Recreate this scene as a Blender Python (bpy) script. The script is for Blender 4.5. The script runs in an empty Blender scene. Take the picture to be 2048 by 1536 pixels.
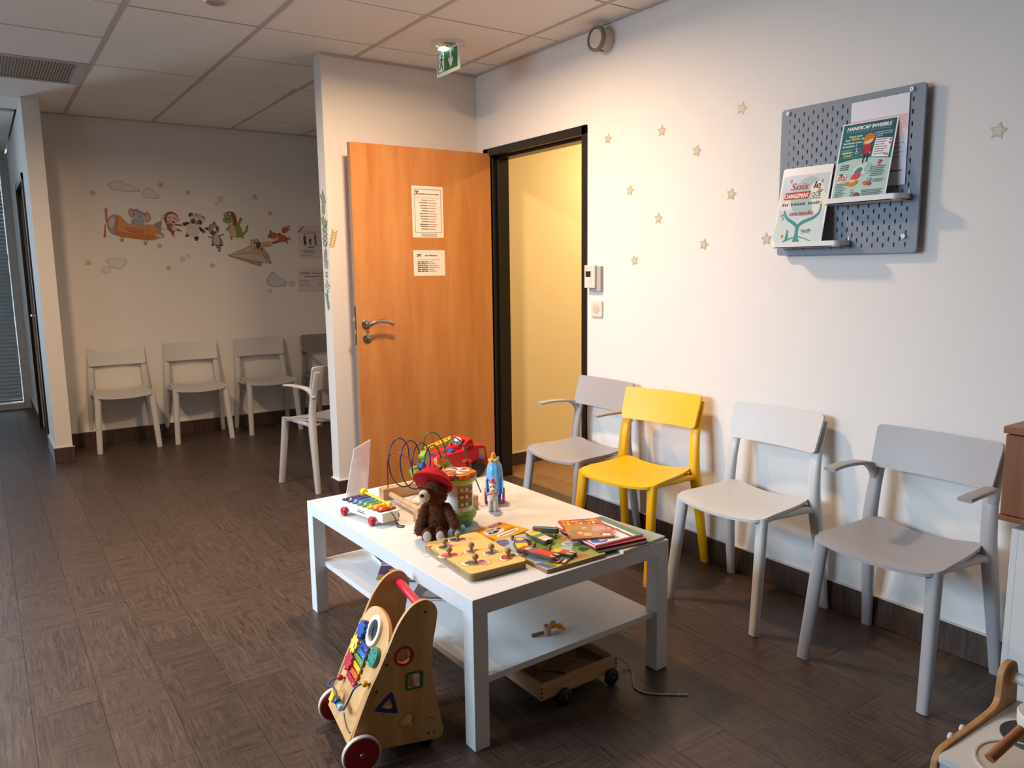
import bpy, bmesh, math, random
from mathutils import Matrix, Vector
random.seed(7)
S = bpy.context.scene
COL = S.collection
PI = math.pi
R = math.radians
H = 2.535            # ceiling height
WR = 2.68            # face of the right-hand wall

# ------------------------------------------------------------------ camera, world, lights, exposure
cam_d = bpy.data.cameras.new('camera')
cam = bpy.data.objects.new('camera', cam_d)
COL.objects.link(cam)
_yaw, _pit, _rol = 0.6003, 0.1475, -0.0128
_fw = Vector((math.sin(_yaw)*math.cos(_pit), math.cos(_yaw)*math.cos(_pit), -math.sin(_pit)))
_r = Vector((math.cos(_yaw), -math.sin(_yaw), 0))
_u = _r.cross(_fw)
_r2 = _r*math.cos(_rol) + _u*math.sin(_rol)
_u2 = -_r*math.sin(_rol) + _u*math.cos(_rol)
cam.matrix_world = Matrix(((_r2.x, _u2.x, -_fw.x, 0), (_r2.y, _u2.y, -_fw.y, 0), (_r2.z, _u2.z, -_fw.z, 1.3428), (0, 0, 0, 1)))
cam_d.sensor_width = 36
cam_d.lens = 1546.1/2048*36
cam_d.clip_start = 0.05
S.camera = cam

S.view_settings.view_transform = 'Standard'
S.view_settings.look = 'None'
S.view_settings.gamma = 1
S.view_settings.exposure = 0.25
S.view_settings.use_curve_mapping = False

world = bpy.data.worlds.new('sky')
S.world = world
world.use_nodes = True
bg = world.node_tree.nodes['Background']
bg.inputs[0].default_value = (0.72, 0.86, 1.0, 1)
bg.inputs[1].default_value = 1.0


def area(name, loc, target, sx, sy, energy, color, spread=180, shape='RECTANGLE'):
    d = bpy.data.lights.new(name, 'AREA')
    d.shape = shape
    d.size = sx
    d.size_y = sy
    d.energy = energy
    d.color = color
    d.spread = R(spread)
    o = bpy.data.objects.new(name, d)
    COL.objects.link(o)
    o.location = loc
    o.rotation_euler = (Vector(target)-Vector(loc)).to_track_quat('-Z', 'Y').to_euler()
    return o


WARM = (1.0, 0.68, 0.43)
DAY = (0.58, 0.78, 1.0)
# ceiling downlight of the waiting room, then two added fill lamps (recessed, aimed straight down)
area('downlight_or_fill', (1.57, 3.12, 2.515), (1.57, 3.12, 0), 0.20, 0.20, 41, WARM, 172, 'DISK')
area('downlight_or_fill', (0.05, 4.55, 2.515), (0.05, 4.55, 0), 0.16, 0.16, 30, WARM, 170, 'DISK')  # added fill that lifts the far wall, kept just out of view
area('downlight_or_fill', (-0.25, 2.53, 2.515), (-0.25, 2.53, 0), 0.12, 0.12, 10, WARM, 170, 'DISK')  # weak added fill for the floor on the left
# daylight: the big window in the left wall and the glazed end of the corridor
area('window_daylight', (-1.78, 3.1, 1.85), (2.0, 2.3, -0.35), 2.0, 0.9, 42, DAY, 92)
area('corridor_daylight', (-1.2, 9.45, 1.25), (-0.4, 6.0, 1.0), 0.85, 2.2, 75, DAY, 160)
# lamp of the room behind the open door
area('office_lamp', (3.95, 3.55, 2.50), (3.95, 3.7, 0), 0.16, 0.16, 29, (1.0, 0.68, 0.38), 165, 'DISK')


# ------------------------------------------------------------------ materials
def lin(h):
    h = h.lstrip('#')
    o = []
    for i in (0, 2, 4):
        c = int(h[i:i+2], 16)/255
        o.append(c/12.92 if c <= 0.04045 else ((c+0.055)/1.055)**2.4)
    return (*o, 1)


_mats = {}


def new_mat(name):
    m = bpy.data.materials.new(name)
    m.use_nodes = True
    nt = m.node_tree
    return m, nt, nt.nodes, nt.links, nt.nodes['Principled BSDF']


def setp(b, rough=.5, metal=0, spec=.5, coat=0):
    b.inputs['Roughness'].default_value = rough
    b.inputs['Metallic'].default_value = metal
    b.inputs['Specular IOR Level'].default_value = spec
    if coat:
        b.inputs['Coat Weight'].default_value = coat
        b.inputs['Coat Roughness'].default_value = .1


def plastic(hexa, rough=.4, metal=0, spec=.5, noise=.04, nscale=40, bump=0.0):
    key = ('p', hexa, rough, metal, spec, noise, nscale, bump)
    if key in _mats:
        return _mats[key]
    m, nt, N, L, b = new_mat('surface_'+hexa.lstrip('#'))
    setp(b, rough, metal, spec)
    tc = N.new('ShaderNodeTexCoord')
    ns = N.new('ShaderNodeTexNoise')
    ns.inputs['Scale'].default_value = nscale
    ns.inputs['Detail'].default_value = 3
    L.new(tc.outputs['Object'], ns.inputs['Vector'])
    mx = N.new('ShaderNodeMix')
    mx.data_type = 'RGBA'
    c = lin(hexa)
    mx.inputs[6].default_value = (*[x*(1-noise) for x in c[:3]], 1)
    mx.inputs[7].default_value = (*[min(1, x*(1+noise)) for x in c[:3]], 1)
    L.new(ns.outputs['Fac'], mx.inputs[0])
    L.new(mx.outputs[2], b.inputs['Base Color'])
    if bump:
        bp = N.new('ShaderNodeBump')
        bp.inputs['Strength'].default_value = bump
        bp.inputs['Distance'].default_value = .002
        L.new(ns.outputs['Fac'], bp.inputs['Height'])
        L.new(bp.outputs['Normal'], b.inputs['Normal'])
    _mats[key] = m
    return m


def printed(rough=.5, spec=.5, coat=0):
    """Flat print / multi-coloured plastic: the colours are stored on the faces."""
    key = ('vc', rough, spec, coat)
    if key in _mats:
        return _mats[key]
    m, nt, N, L, b = new_mat('print')
    setp(b, rough, 0, spec, coat)
    a = N.new('ShaderNodeVertexColor')
    a.layer_name = 'Col'
    L.new(a.outputs['Color'], b.inputs['Base Color'])
    _mats[key] = m
    return m


def glass(name='clear_acrylic', rough=.03, tint=(1, 1, 1, 1), thin=.88):
    key = ('g', name)
    if key in _mats:
        return _mats[key]
    m, nt, N, L, b = new_mat(name)
    N.remove(b)
    gl = N.new('ShaderNodeBsdfGlossy')
    gl.inputs['Roughness'].default_value = rough
    tr = N.new('ShaderNodeBsdfTransparent')
    tr.inputs['Color'].default_value = tint
    fr = N.new('ShaderNodeFresnel')
    fr.inputs['IOR'].default_value = 1.5
    mp = N.new('ShaderNodeMath')
    mp.operation = 'ADD'
    mp.inputs[1].default_value = 1-thin
    L.new(fr.outputs[0], mp.inputs[0])
    mx = N.new('ShaderNodeMixShader')
    L.new(mp.outputs[0], mx.inputs[0])
    L.new(tr.outputs[0], mx.inputs[1])
    L.new(gl.outputs[0], mx.inputs[2])
    L.new(mx.outputs[0], N['Material Output'].inputs[0])
    _mats[key] = m
    return m


def acrylic(name, clear=.55, tint='#efe8ea'):
    key = ('a', name)
    if key in _mats:
        return _mats[key]
    m, nt, N, L, b = new_mat(name)
    setp(b, .08)
    b.inputs['Base Color'].default_value = lin(tint)
    tr = N.new('ShaderNodeBsdfTransparent')
    mx = N.new('ShaderNodeMixShader')
    mx.inputs[0].default_value = clear
    L.new(b.outputs[0], mx.inputs[1])
    L.new(tr.outputs[0], mx.inputs[2])
    L.new(mx.outputs[0], N['Material Output'].inputs[0])
    _mats[key] = m
    return m


def emit(name, hexa, strength):
    key = ('e', name)
    if key in _mats:
        return _mats[key]
    m, nt, N, L, b = new_mat(name)
    b.inputs['Base Color'].default_value = lin(hexa)
    b.inputs['Emission Color'].default_value = lin(hexa)
    b.inputs['Emission Strength'].default_value = strength
    _mats[key] = m
    return m


def wood(name, c1, c2, axis='x', scale=1.0, rough=.4, ring=.35, bump=.1, rnd=False, stretch=14):
    """Grain that runs along the given local axis."""
    key = ('w', name)
    if key in _mats:
        return _mats[key]
    m, nt, N, L, b = new_mat(name)
    setp(b, rough)
    tc = N.new('ShaderNodeTexCoord')
    mp = N.new('ShaderNodeMapping')
    s = [stretch*scale]*3
    s['xyz'.index(axis)] = scale
    mp.inputs['Scale'].default_value = s
    L.new(tc.outputs['Object'], mp.inputs['Vector'])
    if rnd:
        oi = N.new('ShaderNodeObjectInfo')
        mu = N.new('ShaderNodeMath')
        mu.operation = 'MULTIPLY'
        mu.inputs[1].default_value = 57
        L.new(oi.outputs['Random'], mu.inputs[0])
        cx = N.new('ShaderNodeCombineXYZ')
        for i in range(3):
            L.new(mu.outputs[0], cx.inputs[i])
        L.new(cx.outputs[0], mp.inputs['Location'])
    n1 = N.new('ShaderNodeTexNoise')
    n1.inputs['Scale'].default_value = 2.2
    n1.inputs['Detail'].default_value = 6
    n1.inputs['Roughness'].default_value = .65
    n1.inputs['Distortion'].default_value = ring
    L.new(mp.outputs[0], n1.inputs['Vector'])
    cr = N.new('ShaderNodeValToRGB')
    cr.color_ramp.elements[0].position = .32
    cr.color_ramp.elements[1].position = .68
    cr.color_ramp.elements[0].color = lin(c1)
    cr.color_ramp.elements[1].color = lin(c2)
    L.new(n1.outputs['Fac'], cr.inputs[0])
    L.new(cr.outputs[0], b.inputs['Base Color'])
    if bump:
        bp = N.new('ShaderNodeBump')
        bp.inputs['Strength'].default_value = bump
        bp.inputs['Distance'].default_value = .001
        L.new(n1.outputs['Fac'], bp.inputs['Height'])
        L.new(bp.outputs['Normal'], b.inputs['Normal'])
    _mats[key] = m
    return m


def plank_mat(name, cols, rough=.38):
    """Vinyl plank: long grain, patches of cross saw marks, each plank its own tint."""
    m, nt, N, L, b = new_mat(name)
    setp(b, rough, 0, .45)
    tc = N.new('ShaderNodeTexCoord')
    oi = N.new('ShaderNodeObjectInfo')
    mu = N.new('ShaderNodeMath')
    mu.operation = 'MULTIPLY'
    mu.inputs[1].default_value = 91
    L.new(oi.outputs['Random'], mu.inputs[0])
    cx = N.new('ShaderNodeCombineXYZ')
    for i in range(3):
        L.new(mu.outputs[0], cx.inputs[i])

    def noise(scl, detail, dist=0., sc=1.):
        mp = N.new('ShaderNodeMapping')
        mp.inputs['Scale'].default_value = scl
        L.new(tc.outputs['Object'], mp.inputs['Vector'])
        L.new(cx.outputs[0], mp.inputs['Location'])
        n = N.new('ShaderNodeTexNoise')
        n.inputs['Scale'].default_value = sc
        n.inputs['Detail'].default_value = detail
        n.inputs['Roughness'].default_value = .6
        n.inputs['Distortion'].default_value = dist
        L.new(mp.outputs[0], n.inputs['Vector'])
        return n.outputs['Fac']
    grain = noise((120, 7, 1), 6, .9)
    saw = noise((7, 190, 1), 3, .3)
    patch = noise((5, 3.2, 1), 2)
    fine = noise((240, 30, 1), 3)
    pr = N.new('ShaderNodeValToRGB')
    pr.color_ramp.elements[0].position = .46
    pr.color_ramp.elements[1].position = .6
    L.new(patch, pr.inputs[0])
    a1 = N.new('ShaderNodeMix')
    a1.data_type = 'FLOAT'
    L.new(pr.outputs[0], a1.inputs[0])
    L.new(grain, a1.inputs[2])
    L.new(saw, a1.inputs[3])
    a2 = N.new('ShaderNodeMix')
    a2.data_type = 'FLOAT'
    a2.inputs[0].default_value = .28
    L.new(a1.outputs[0], a2.inputs[2])
    L.new(fine, a2.inputs[3])
    cr = N.new('ShaderNodeValToRGB')
    cr.color_ramp.elements[0].position = .37
    cr.color_ramp.elements[1].position = .65
    cr.color_ramp.elements[0].color = lin(cols[0])
    cr.color_ramp.elements[1].color = lin(cols[1])
    L.new(a2.outputs[0], cr.inputs[0])
    hs = N.new('ShaderNodeHueSaturation')
    mr = N.new('ShaderNodeMapRange')
    mr.inputs['To Min'].default_value = .86
    mr.inputs['To Max'].default_value = 1.12
    L.new(oi.outputs['Random'], mr.inputs['Value'])
    L.new(mr.outputs[0], hs.inputs['Value'])
    L.new(cr.outputs[0], hs.inputs['Color'])
    L.new(hs.outputs[0], b.inputs['Base Color'])
    bp = N.new('ShaderNodeBump')
    bp.inputs['Strength'].default_value = .25
    bp.inputs['Distance'].default_value = .001
    L.new(a2.outputs[0], bp.inputs['Height'])
    L.new(bp.outputs['Normal'], b.inputs['Normal'])
    return m


PAINT = plastic('#e6e2dc', .75, spec=.25, noise=.012, nscale=9, bump=.02)
CEILM = plastic('#efebe6', .9, spec=.1, noise=.03, nscale=160, bump=.08)
CROSSM = plastic('#a3978e', .7, spec=.2)
UNSEEN = plastic('#9a948c', .8, spec=.2)  # out-of-view walls, darkened to cut light bounced onto the table front
TBARM = plastic('#c2b8b0', .6, spec=.3)
OFFICE = plastic('#efe2b4', .75, spec=.25, noise=.01, nscale=9)  # pale yellow; the lamp's warm tint is partly in the paint colour
FLOORM = plank_mat('dark_plank_vinyl', ('#2d221c', '#5c493d'))
FLOOR2 = plank_mat('lit_oak_plank_vinyl', ('#6b4d33', '#94714c'), .45)  # lighter oak tone; lamplight next door is partly in the colour
BASEM = wood('dark_baseboard', '#33251f', '#5a463b', 'z', 3.0, .45, .5, .1, stretch=16)
BLACK = plastic('#15120f', .35)
DOORW = wood('beech_door', '#b87236', '#cf9152', 'z', .42, .38, .25, .03, stretch=9)
STEEL = plastic('#a9a098', .3, metal=1, noise=.05)
WHITEF = plastic('#dedcd8', .35)          # lacquered furniture
VC = printed(.45)
VCG = printed(.25)


# ------------------------------------------------------------------ mesh builder
def rot2(p, a):
    return (p[0]*math.cos(a)-p[1]*math.sin(a), p[0]*math.sin(a)+p[1]*math.cos(a))


class MB:
    def __init__(s):
        s.v, s.f, s.c = [], [], []
        s.M = Matrix.Identity(4)

    def add(s, vs, fs, col=None):
        n = len(s.v)
        s.v += [tuple(s.M @ Vector(v)) for v in vs]
        for f in fs:
            s.f.append(tuple(i+n for i in f))
            s.c.append(col)
        return s

    def merge(s, o, M=None):
        n = len(s.v)
        M = s.M @ M if M else s.M
        s.v += [tuple(M @ Vector(v)) for v in o.v]
        s.f += [tuple(i+n for i in f) for f in o.f]
        s.c += o.c
        return s

    def box(s, x0, x1, y0, y1, z0, z1, col=None):
        v = [(x0, y0, z0), (x1, y0, z0), (x1, y1, z0), (x0, y1, z0), (x0, y0, z1), (x1, y0, z1), (x1, y1, z1), (x0, y1, z1)]
        return s.add(v, [(3, 2, 1, 0), (4, 5, 6, 7), (0, 1, 5, 4), (1, 2, 6, 5), (2, 3, 7, 6), (3, 0, 4, 7)], col)

    def prism(s, poly, a, b, axis='z', col=None, holes=None):
        n = len(poly)
        ar = sum(poly[i][0]*poly[(i+1) % n][1]-poly[(i+1) % n][0]*poly[i][1] for i in range(n))
        if ar < 0:
            poly = poly[::-1]

        def P(p, t):
            return {'z': (p[0], p[1], t), 'y': (p[0], t, p[1]), 'x': (t, p[0], p[1])}[axis]
        v = [P(p, a) for p in poly]+[P(p, b) for p in poly]
        f = [tuple(range(n))[::-1], tuple(range(n, 2*n))]+[(i, (i+1) % n, n+(i+1) % n, n+i) for i in range(n)]
        if axis == 'y':
            f = [q[::-1] for q in f]
        return s.add(v, f, col)

    def lathe(s, prof, n=24, col=None, cols=None):
        """prof: (r, z) pairs around local z."""
        v, f = [], []
        for r, z in prof:
            for i in range(n):
                a = 2*PI*i/n
                v.append((r*math.cos(a), r*math.sin(a), z))
        k = len(prof)
        out = []
        for j in range(k-1):
            for i in range(n):
                f.append((j*n+i, j*n+(i+1) % n, (j+1)*n+(i+1) % n, (j+1)*n+i))
                out.append(cols[j] if cols else col)
        if prof[0][0] > 1e-6:
            f.append(tuple(range(n))[::-1])
            out.append(cols[0] if cols else col)
        if prof[-1][0] > 1e-6:
            f.append(tuple(range((k-1)*n, k*n)))
            out.append(cols[-1] if cols else col)
        n0 = len(s.v)
        s.v += [tuple(s.M @ Vector(p)) for p in v]
        s.f += [tuple(i+n0 for i in q) for q in f]
        s.c += out
        return s

    def ball(s, c, r, n=16, m=10, col=None):
        if not hasattr(r, '__len__'):
            r = (r, r, r)
        v = [(c[0], c[1], c[2]-r[2])]
        for j in range(1, m):
            t = -PI/2+PI*j/m
            for i in range(n):
                a = 2*PI*i/n
                v.append((c[0]+r[0]*math.cos(t)*math.cos(a), c[1]+r[1]*math.cos(t)*math.sin(a), c[2]+r[2]*math.sin(t)))
        v.append((c[0], c[1], c[2]+r[2]))
        f = [(0, 1+(i+1) % n, 1+i) for i in range(n)]
        for j in range(m-2):
            for i in range(n):
                f.append((1+j*n+i, 1+j*n+(i+1) % n, 1+(j+1)*n+(i+1) % n, 1+(j+1)*n+i))
        e = len(v)-1
        f += [(e, 1+(m-2)*n+i, 1+(m-2)*n+(i+1) % n) for i in range(n)]
        return s.add(v, f, col)

    def tube(s, pts, r, n=8, closed=False, col=None):
        pts = [Vector(p) for p in pts]
        k = len(pts)
        rr = r if hasattr(r, '__len__') else [r]*k
        v, f = [], []
        prev = None
        for i, p in enumerate(pts):
            if closed:
                t = pts[(i+1) % k]-pts[i-1]
            else:
                t = pts[min(i+1, k-1)]-pts[max(i-1, 0)]
            t.normalize()
            if prev is None:
                a = Vector((0, 0, 1)) if abs(t.z) < .9 else Vector((1, 0, 0))
                nn = (a-t*a.dot(t)).normalized()
            else:
                nn = (prev-t*prev.dot(t)).normalized()
            prev = nn
            bb = t.cross(nn)
            for j in range(n):
                a = 2*PI*j/n
                v.append(p+(nn*math.cos(a)+bb*math.sin(a))*rr[i])
        for i in range(k if closed else k-1):
            for j in range(n):
                a, b2 = i*n, ((i+1) % k)*n
                f.append((a+j, a+(j+1) % n, b2+(j+1) % n, b2+j))
        if not closed:
            f.append(tuple(range(n))[::-1])
            f.append(tuple(range((k-1)*n, k*n)))
        return s.add(v, f, col)

    def loft(s, pts, sizes, side, n=14, ex=2.6, col=None):
        """Oval/rounded sections (width along side, depth across) swept along pts."""
        pts = [Vector(p) for p in pts]
        side = Vector(side)
        k = len(pts)
        v, f = [], []
        for i, p in enumerate(pts):
            t = (pts[min(i+1, k-1)]-pts[max(i-1, 0)]).normalized()
            sd = (side-t*side.dot(t)).normalized()
            up = t.cross(sd)
            w, d = sizes[i]
            for j in range(n):
                a = 2*PI*j/n
                ca, sa = math.cos(a), math.sin(a)
                x = math.copysign(abs(ca)**(2/ex), ca)*w/2
                y = math.copysign(abs(sa)**(2/ex), sa)*d/2
                v.append(p+sd*x+up*y)
        for i in range(k-1):
            for j in range(n):
                f.append((i*n+j, i*n+(j+1) % n, (i+1)*n+(j+1) % n, (i+1)*n+j))
        f.append(tuple(range(n))[::-1])
        f.append(tuple(range((k-1)*n, k*n)))
        return s.add(v, f, col)

    def plate(s, fn, a, b, r=.02, th=(0, 0, -.01), rings=7, n=11, col=None):
        """A curved sheet with rounded corners (radius r): fn(x, y) gives its upper surface."""
        th = Vector(th)
        out = []
        k = 5
        cs = []
        for cx, cy, a0 in ((a-r, b-r, 0), (-a+r, b-r, 90), (-a+r, -b+r, 180), (a-r, -b+r, 270)):
            cs.append([(cx+r*math.cos(R(a0+90*i/k)), cy+r*math.sin(R(a0+90*i/k))) for i in range(k+1)])
        for q in range(4):
            out += cs[q]
            p0, p1 = cs[q][-1], cs[(q+1) % 4][0]
            out += [(p0[0]+(p1[0]-p0[0])*i/n, p0[1]+(p1[1]-p0[1])*i/n) for i in range(1, n)]
        n = len(out)
        top = [Vector(fn(0, 0))]
        for j in range(1, rings+1):
            q = j/rings
            for x, y in out:
                top.append(Vector(fn(x*q, y*q)))
        m = len(top)
        v = top+[p+th for p in top]
        f = []
        for i in range(n):
            j = (i+1) % n
            f.append((0, 1+i, 1+j))
            f.append((m, m+1+j, m+1+i))
            for k in range(rings-1):
                A, B = 1+k*n, 1+(k+1)*n
                f.append((A+i, B+i, B+j, A+j))
                f.append((m+A+i, m+A+j, m+B+j, m+B+i))
            A = 1+(rings-1)*n
            f.append((A+i, m+A+i, m+A+j, A+j))
        return s.add(v, f, col)

    def build(s, name, mat, parent=None, smooth=None, bevel=None, seg=2, loc=None, rot=None):
        me = bpy.data.meshes.new(name)
        me.from_pydata(s.v, [], s.f)
        if any(c is not None for c in s.c):
            at = me.color_attributes.new('Col', 'FLOAT_COLOR', 'CORNER')
            i = 0
            buf = []
            cc = {}
            for f, c in zip(s.f, s.c):
                if c not in cc:
                    cc[c] = lin(c or '#cccccc')
                buf += list(cc[c])*len(f)
            at.data.foreach_set('color', buf)
        me.materials.append(mat)
        o = bpy.data.objects.new(name, me)
        COL.objects.link(o)
        if smooth is not None:
            me.shade_smooth()
            me.set_sharp_from_angle(angle=R(smooth))
        if bevel:
            md = o.modifiers.new('bevel', 'BEVEL')
            md.width = bevel
            md.segments = seg
            md.limit_method = 'ANGLE'
            md.angle_limit = R(40)
        if parent:
            o.parent = parent
        if loc is not None:
            o.location = loc
        if rot is not None:
            o.rotation_euler = rot
        return o


def tag(o, label=None, cat=None, group=None, kind=None):
    if label:
        o['label'] = label
    if cat:
        o['category'] = cat
    if group:
        o['group'] = group
    if kind:
        o['kind'] = kind
    return o


def thing(name, label, cat, loc=(0, 0, 0), rot=0, group=None, kind=None):
    o = bpy.data.objects.new(name, None)
    o.empty_display_size = .05
    COL.objects.link(o)
    o.location = loc
    o.rotation_euler = (0, 0, rot) if not hasattr(rot, '__len__') else rot
    return tag(o, label, cat, group, kind)


def dup(root, loc, rot, label, group=None):
    c = root.copy()
    COL.objects.link(c)
    c.location = loc
    c.rotation_euler = (0, 0, rot)
    c['label'] = label
    if group:
        c['group'] = group
    for ch in list(root.children):
        d = ch.copy()
        COL.objects.link(d)
        d.parent = c
        for g in list(ch.children):
            e = g.copy()
            COL.objects.link(e)
            e.parent = d
    return c


def struct(name, mb, mat, parent=None, **k):
    o = mb.build(name, mat, parent, **k)
    if not parent:
        o['kind'] = 'structure'
    return o


def smooth_closed(pts, k=4):
    """Closed Catmull-Rom through pts."""
    n = len(pts)
    out = []
    for i in range(n):
        p0, p1, p2, p3 = pts[i-1], pts[i], pts[(i+1) % n], pts[(i+2) % n]
        for j in range(k):
            t = j/k
            out.append(tuple(.5*((2*p1[d])+(-p0[d]+p2[d])*t+(2*p0[d]-5*p1[d]+4*p2[d]-p3[d])*t*t+(-p0[d]+3*p1[d]-3*p2[d]+p3[d])*t**3) for d in range(len(p1))))
    return out


def smooth_open(pts, k=5):
    n = len(pts)
    out = []
    for i in range(n-1):
        p0, p1, p2, p3 = pts[max(i-1, 0)], pts[i], pts[i+1], pts[min(i+2, n-1)]
        for j in range(k):
            t = j/k
            out.append(tuple(.5*((2*p1[d])+(-p0[d]+p2[d])*t+(2*p0[d]-5*p1[d]+4*p2[d]-p3[d])*t*t+(-p0[d]+3*p1[d]-3*p2[d]+p3[d])*t**3) for d in range(len(p1))))
    out.append(tuple(pts[-1]))
    return out


def rrect(x0, x1, y0, y1, r, k=4):
    o = []
    for cx, cy, a0 in ((x1-r, y0+r, -90), (x1-r, y1-r, 0), (x0+r, y1-r, 90), (x0+r, y0+r, 180)):
        for i in range(k+1):
            a = R(a0+90*i/k)
            o.append((cx+r*math.cos(a), cy+r*math.sin(a)))
    return o


def ngon(cx, cy, rx, ry=None, n=20, rot=0):
    ry = rx if ry is None else ry
    return [(cx+q[0], cy+q[1]) for q in (rot2((rx*math.cos(2*PI*i/n), ry*math.sin(2*PI*i/n)), rot) for i in range(n))]


def star(cx, cy, r, r2=None, n=5, rot=PI/2):
    r2 = r*.52 if r2 is None else r2
    return [(cx+(r if i % 2 == 0 else r2)*math.cos(rot+PI*i/n), cy+(r if i % 2 == 0 else r2)*math.sin(rot+PI*i/n)) for i in range(2*n)]


# ------------------------------------------------------------------ flat print
_tx = {}


def text_mesh(t, shear=0.0):
    if (t, shear) not in _tx:
        cu = bpy.data.curves.new('t', 'FONT')
        cu.body = t
        cu.size = 1
        cu.shear = shear
        cu.resolution_u = 2
        ob = bpy.data.objects.new('t', cu)
        me = ob.to_mesh()
        vs = [(v.co.x, v.co.y) for v in me.vertices]
        fs = [tuple(p.vertices) for p in me.polygons]
        ob.to_mesh_clear()
        bpy.data.objects.remove(ob)
        bpy.data.curves.remove(cu)
        _tx[(t, shear)] = (vs, fs)
    return _tx[(t, shear)]


class Art:
    """Layers of flat colour; every layer lies a hair above the one before."""

    def __init__(s, sx=1., sy=None, ox=0., oy=0., dz=5e-5, z=0.):
        s.sx, s.sy = sx, (sx if sy is None else sy)
        s.ox, s.oy = ox, oy
        s.dz, s.z = dz, z
        s.mb = MB()

    def _p(s, p):
        return ((p[0]-s.ox)*s.sx, (p[1]-s.oy)*s.sy, s.z)

    def poly(s, pts, col):
        s.z += s.dz
        f = tuple(range(len(pts)))
        if s.sx*s.sy < 0:
            f = f[::-1]
        a = sum(pts[i][0]*pts[(i+1) % len(pts)][1]-pts[(i+1) % len(pts)][0]*pts[i][1] for i in range(len(pts)))
        if a < 0:
            f = f[::-1]
        s.mb.add([s._p(p) for p in pts], [f], col)
        return s

    def blob(s, pts, col, k=4):
        return s.poly(smooth_closed(pts, k), col)

    def ell(s, cx, cy, rx, ry, col, rot=0, n=20):
        return s.poly(ngon(cx, cy, rx, ry, n, R(rot)), col)

    def rect(s, x0, y0, x1, y1, col):
        return s.poly([(x0, y0), (x1, y0), (x1, y1), (x0, y1)], col)

    def line(s, pts, w, col, w2=None):
        s.z += s.dz
        k = len(pts)
        L = []
        for i in range(k):
            a, b = pts[max(i-1, 0)], pts[min(i+1, k-1)]
            d = math.hypot(b[0]-a[0], b[1]-a[1]) or 1
            ww = w if w2 is None else w+(w2-w)*i/(k-1)
            nx, ny = -(b[1]-a[1])/d*ww/2, (b[0]-a[0])/d*ww/2
            L.append(((pts[i][0]+nx, pts[i][1]+ny), (pts[i][0]-nx, pts[i][1]-ny)))
        v, f = [], []
        for p, q in L:
            v += [s._p(p), s._p(q)]
        for i in range(k-1):
            q = (2*i, 2*i+1, 2*i+3, 2*i+2)
            f.append(q if s.sx*s.sy > 0 else q[::-1])
        s.mb.add(v, f, col)
        return s

    def ring(s, cx, cy, rx, ry, w, col, n=24):
        return s.line(ngon(cx, cy, rx, ry, n)+[(cx+rx, cy)], w, col)

    def outline(s, pts, w, col, k=4):
        q = smooth_closed(pts, k)
        return s.line(q+[q[0]], w, col)

    def text(s, t, x, y, h, col, w=None, align='l', shear=0., rot=0, bold=0):
        """h: cap height; w: fit to this width. Up is +y unless the art's y runs down."""
        vs, fs = text_mesh(t, shear)
        if not vs:
            return s
        s.z += s.dz
        x0, x1 = min(v[0] for v in vs), max(v[0] for v in vs)
        k = h/.69
        kx = k if w is None else w/(x1-x0)
        W = (x1-x0)*kx
        off = {'l': 0, 'c': -W/2, 'r': -W}[align]
        up = 1 if s.sy > 0 else -1
        o = []
        for d in ([0] if not bold else [-bold, 0, bold]):
            pv = []
            for vx, vy in vs:
                q = rot2(((vx-x0)*kx+off+d, vy*k*up), rot)
                pv.append(s._p((x+q[0], y+q[1])))
            s.z += s.dz*.2
            s.mb.add(pv, fs, col)
        return s

    def words(s, x0, x1, y, h, col, seed=0, align='l'):
        """Small print too fine to read: a run of word-length dashes."""
        rr = random.Random(seed)
        s.z += s.dz
        x = x0
        while x < x1-h*.8:
            w = min(rr.uniform(1.6, 5)*h, x1-x)
            s.mb.add([s._p((x, y)), s._p((x+w, y)), s._p((x+w, y+h)), s._p((x, y+h))], [(0, 1, 2, 3) if s.sx*s.sy > 0 else (3, 2, 1, 0)], col)
            x += w+h*.55
        return s


M_FAR = Matrix(((1, 0, 0, 0), (0, 0, -1, 0), (0, 1, 0, 0), (0, 0, 0, 1)))     # faces -Y
M_RIGHT = Matrix(((0, 0, -1, 0), (-1, 0, 0, 0), (0, 1, 0, 0), (0, 0, 0, 1)))  # faces -X


def hang(art, name, label, cat, at, M, mat=None, group=None, parent=None):
    o = art.mb.build(name, mat or VC)
    o.matrix_world = Matrix.Translation(at) @ M
    if parent:
        S.view_layers[0].update()
        o.parent = parent
        o.matrix_parent_inverse = parent.matrix_world.inverted()
    else:
        tag(o, label, cat, group)
    return o
# ------------------------------------------------------------------ the room
YB = 4.272          # front of the short partition behind the open door
YF = 6.855          # far wall with the animal stickers
fl = struct('floor', MB().box(-1.9, 2.79, -3.6, 9.4, -.12, -.006), plastic('#2a211c', .8))
pm = None
kx = -3
for col in range(18):
    x0 = .017+.185*(kx+col)
    off = (col*.47) % 1.25
    y = .3-off
    while y < 9.3:
        if pm is None:
            m = MB()
            m.box(.0006, .1844, .0006, 1.2494, -.006, 0)
            o = m.build('plank', FLOORM, fl)
            pm = o.data
        else:
            o = bpy.data.objects.new('plank', pm)
            COL.objects.link(o)
            o.parent = fl
        o.location = (x0, y, 0)
        y += 1.25
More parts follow.
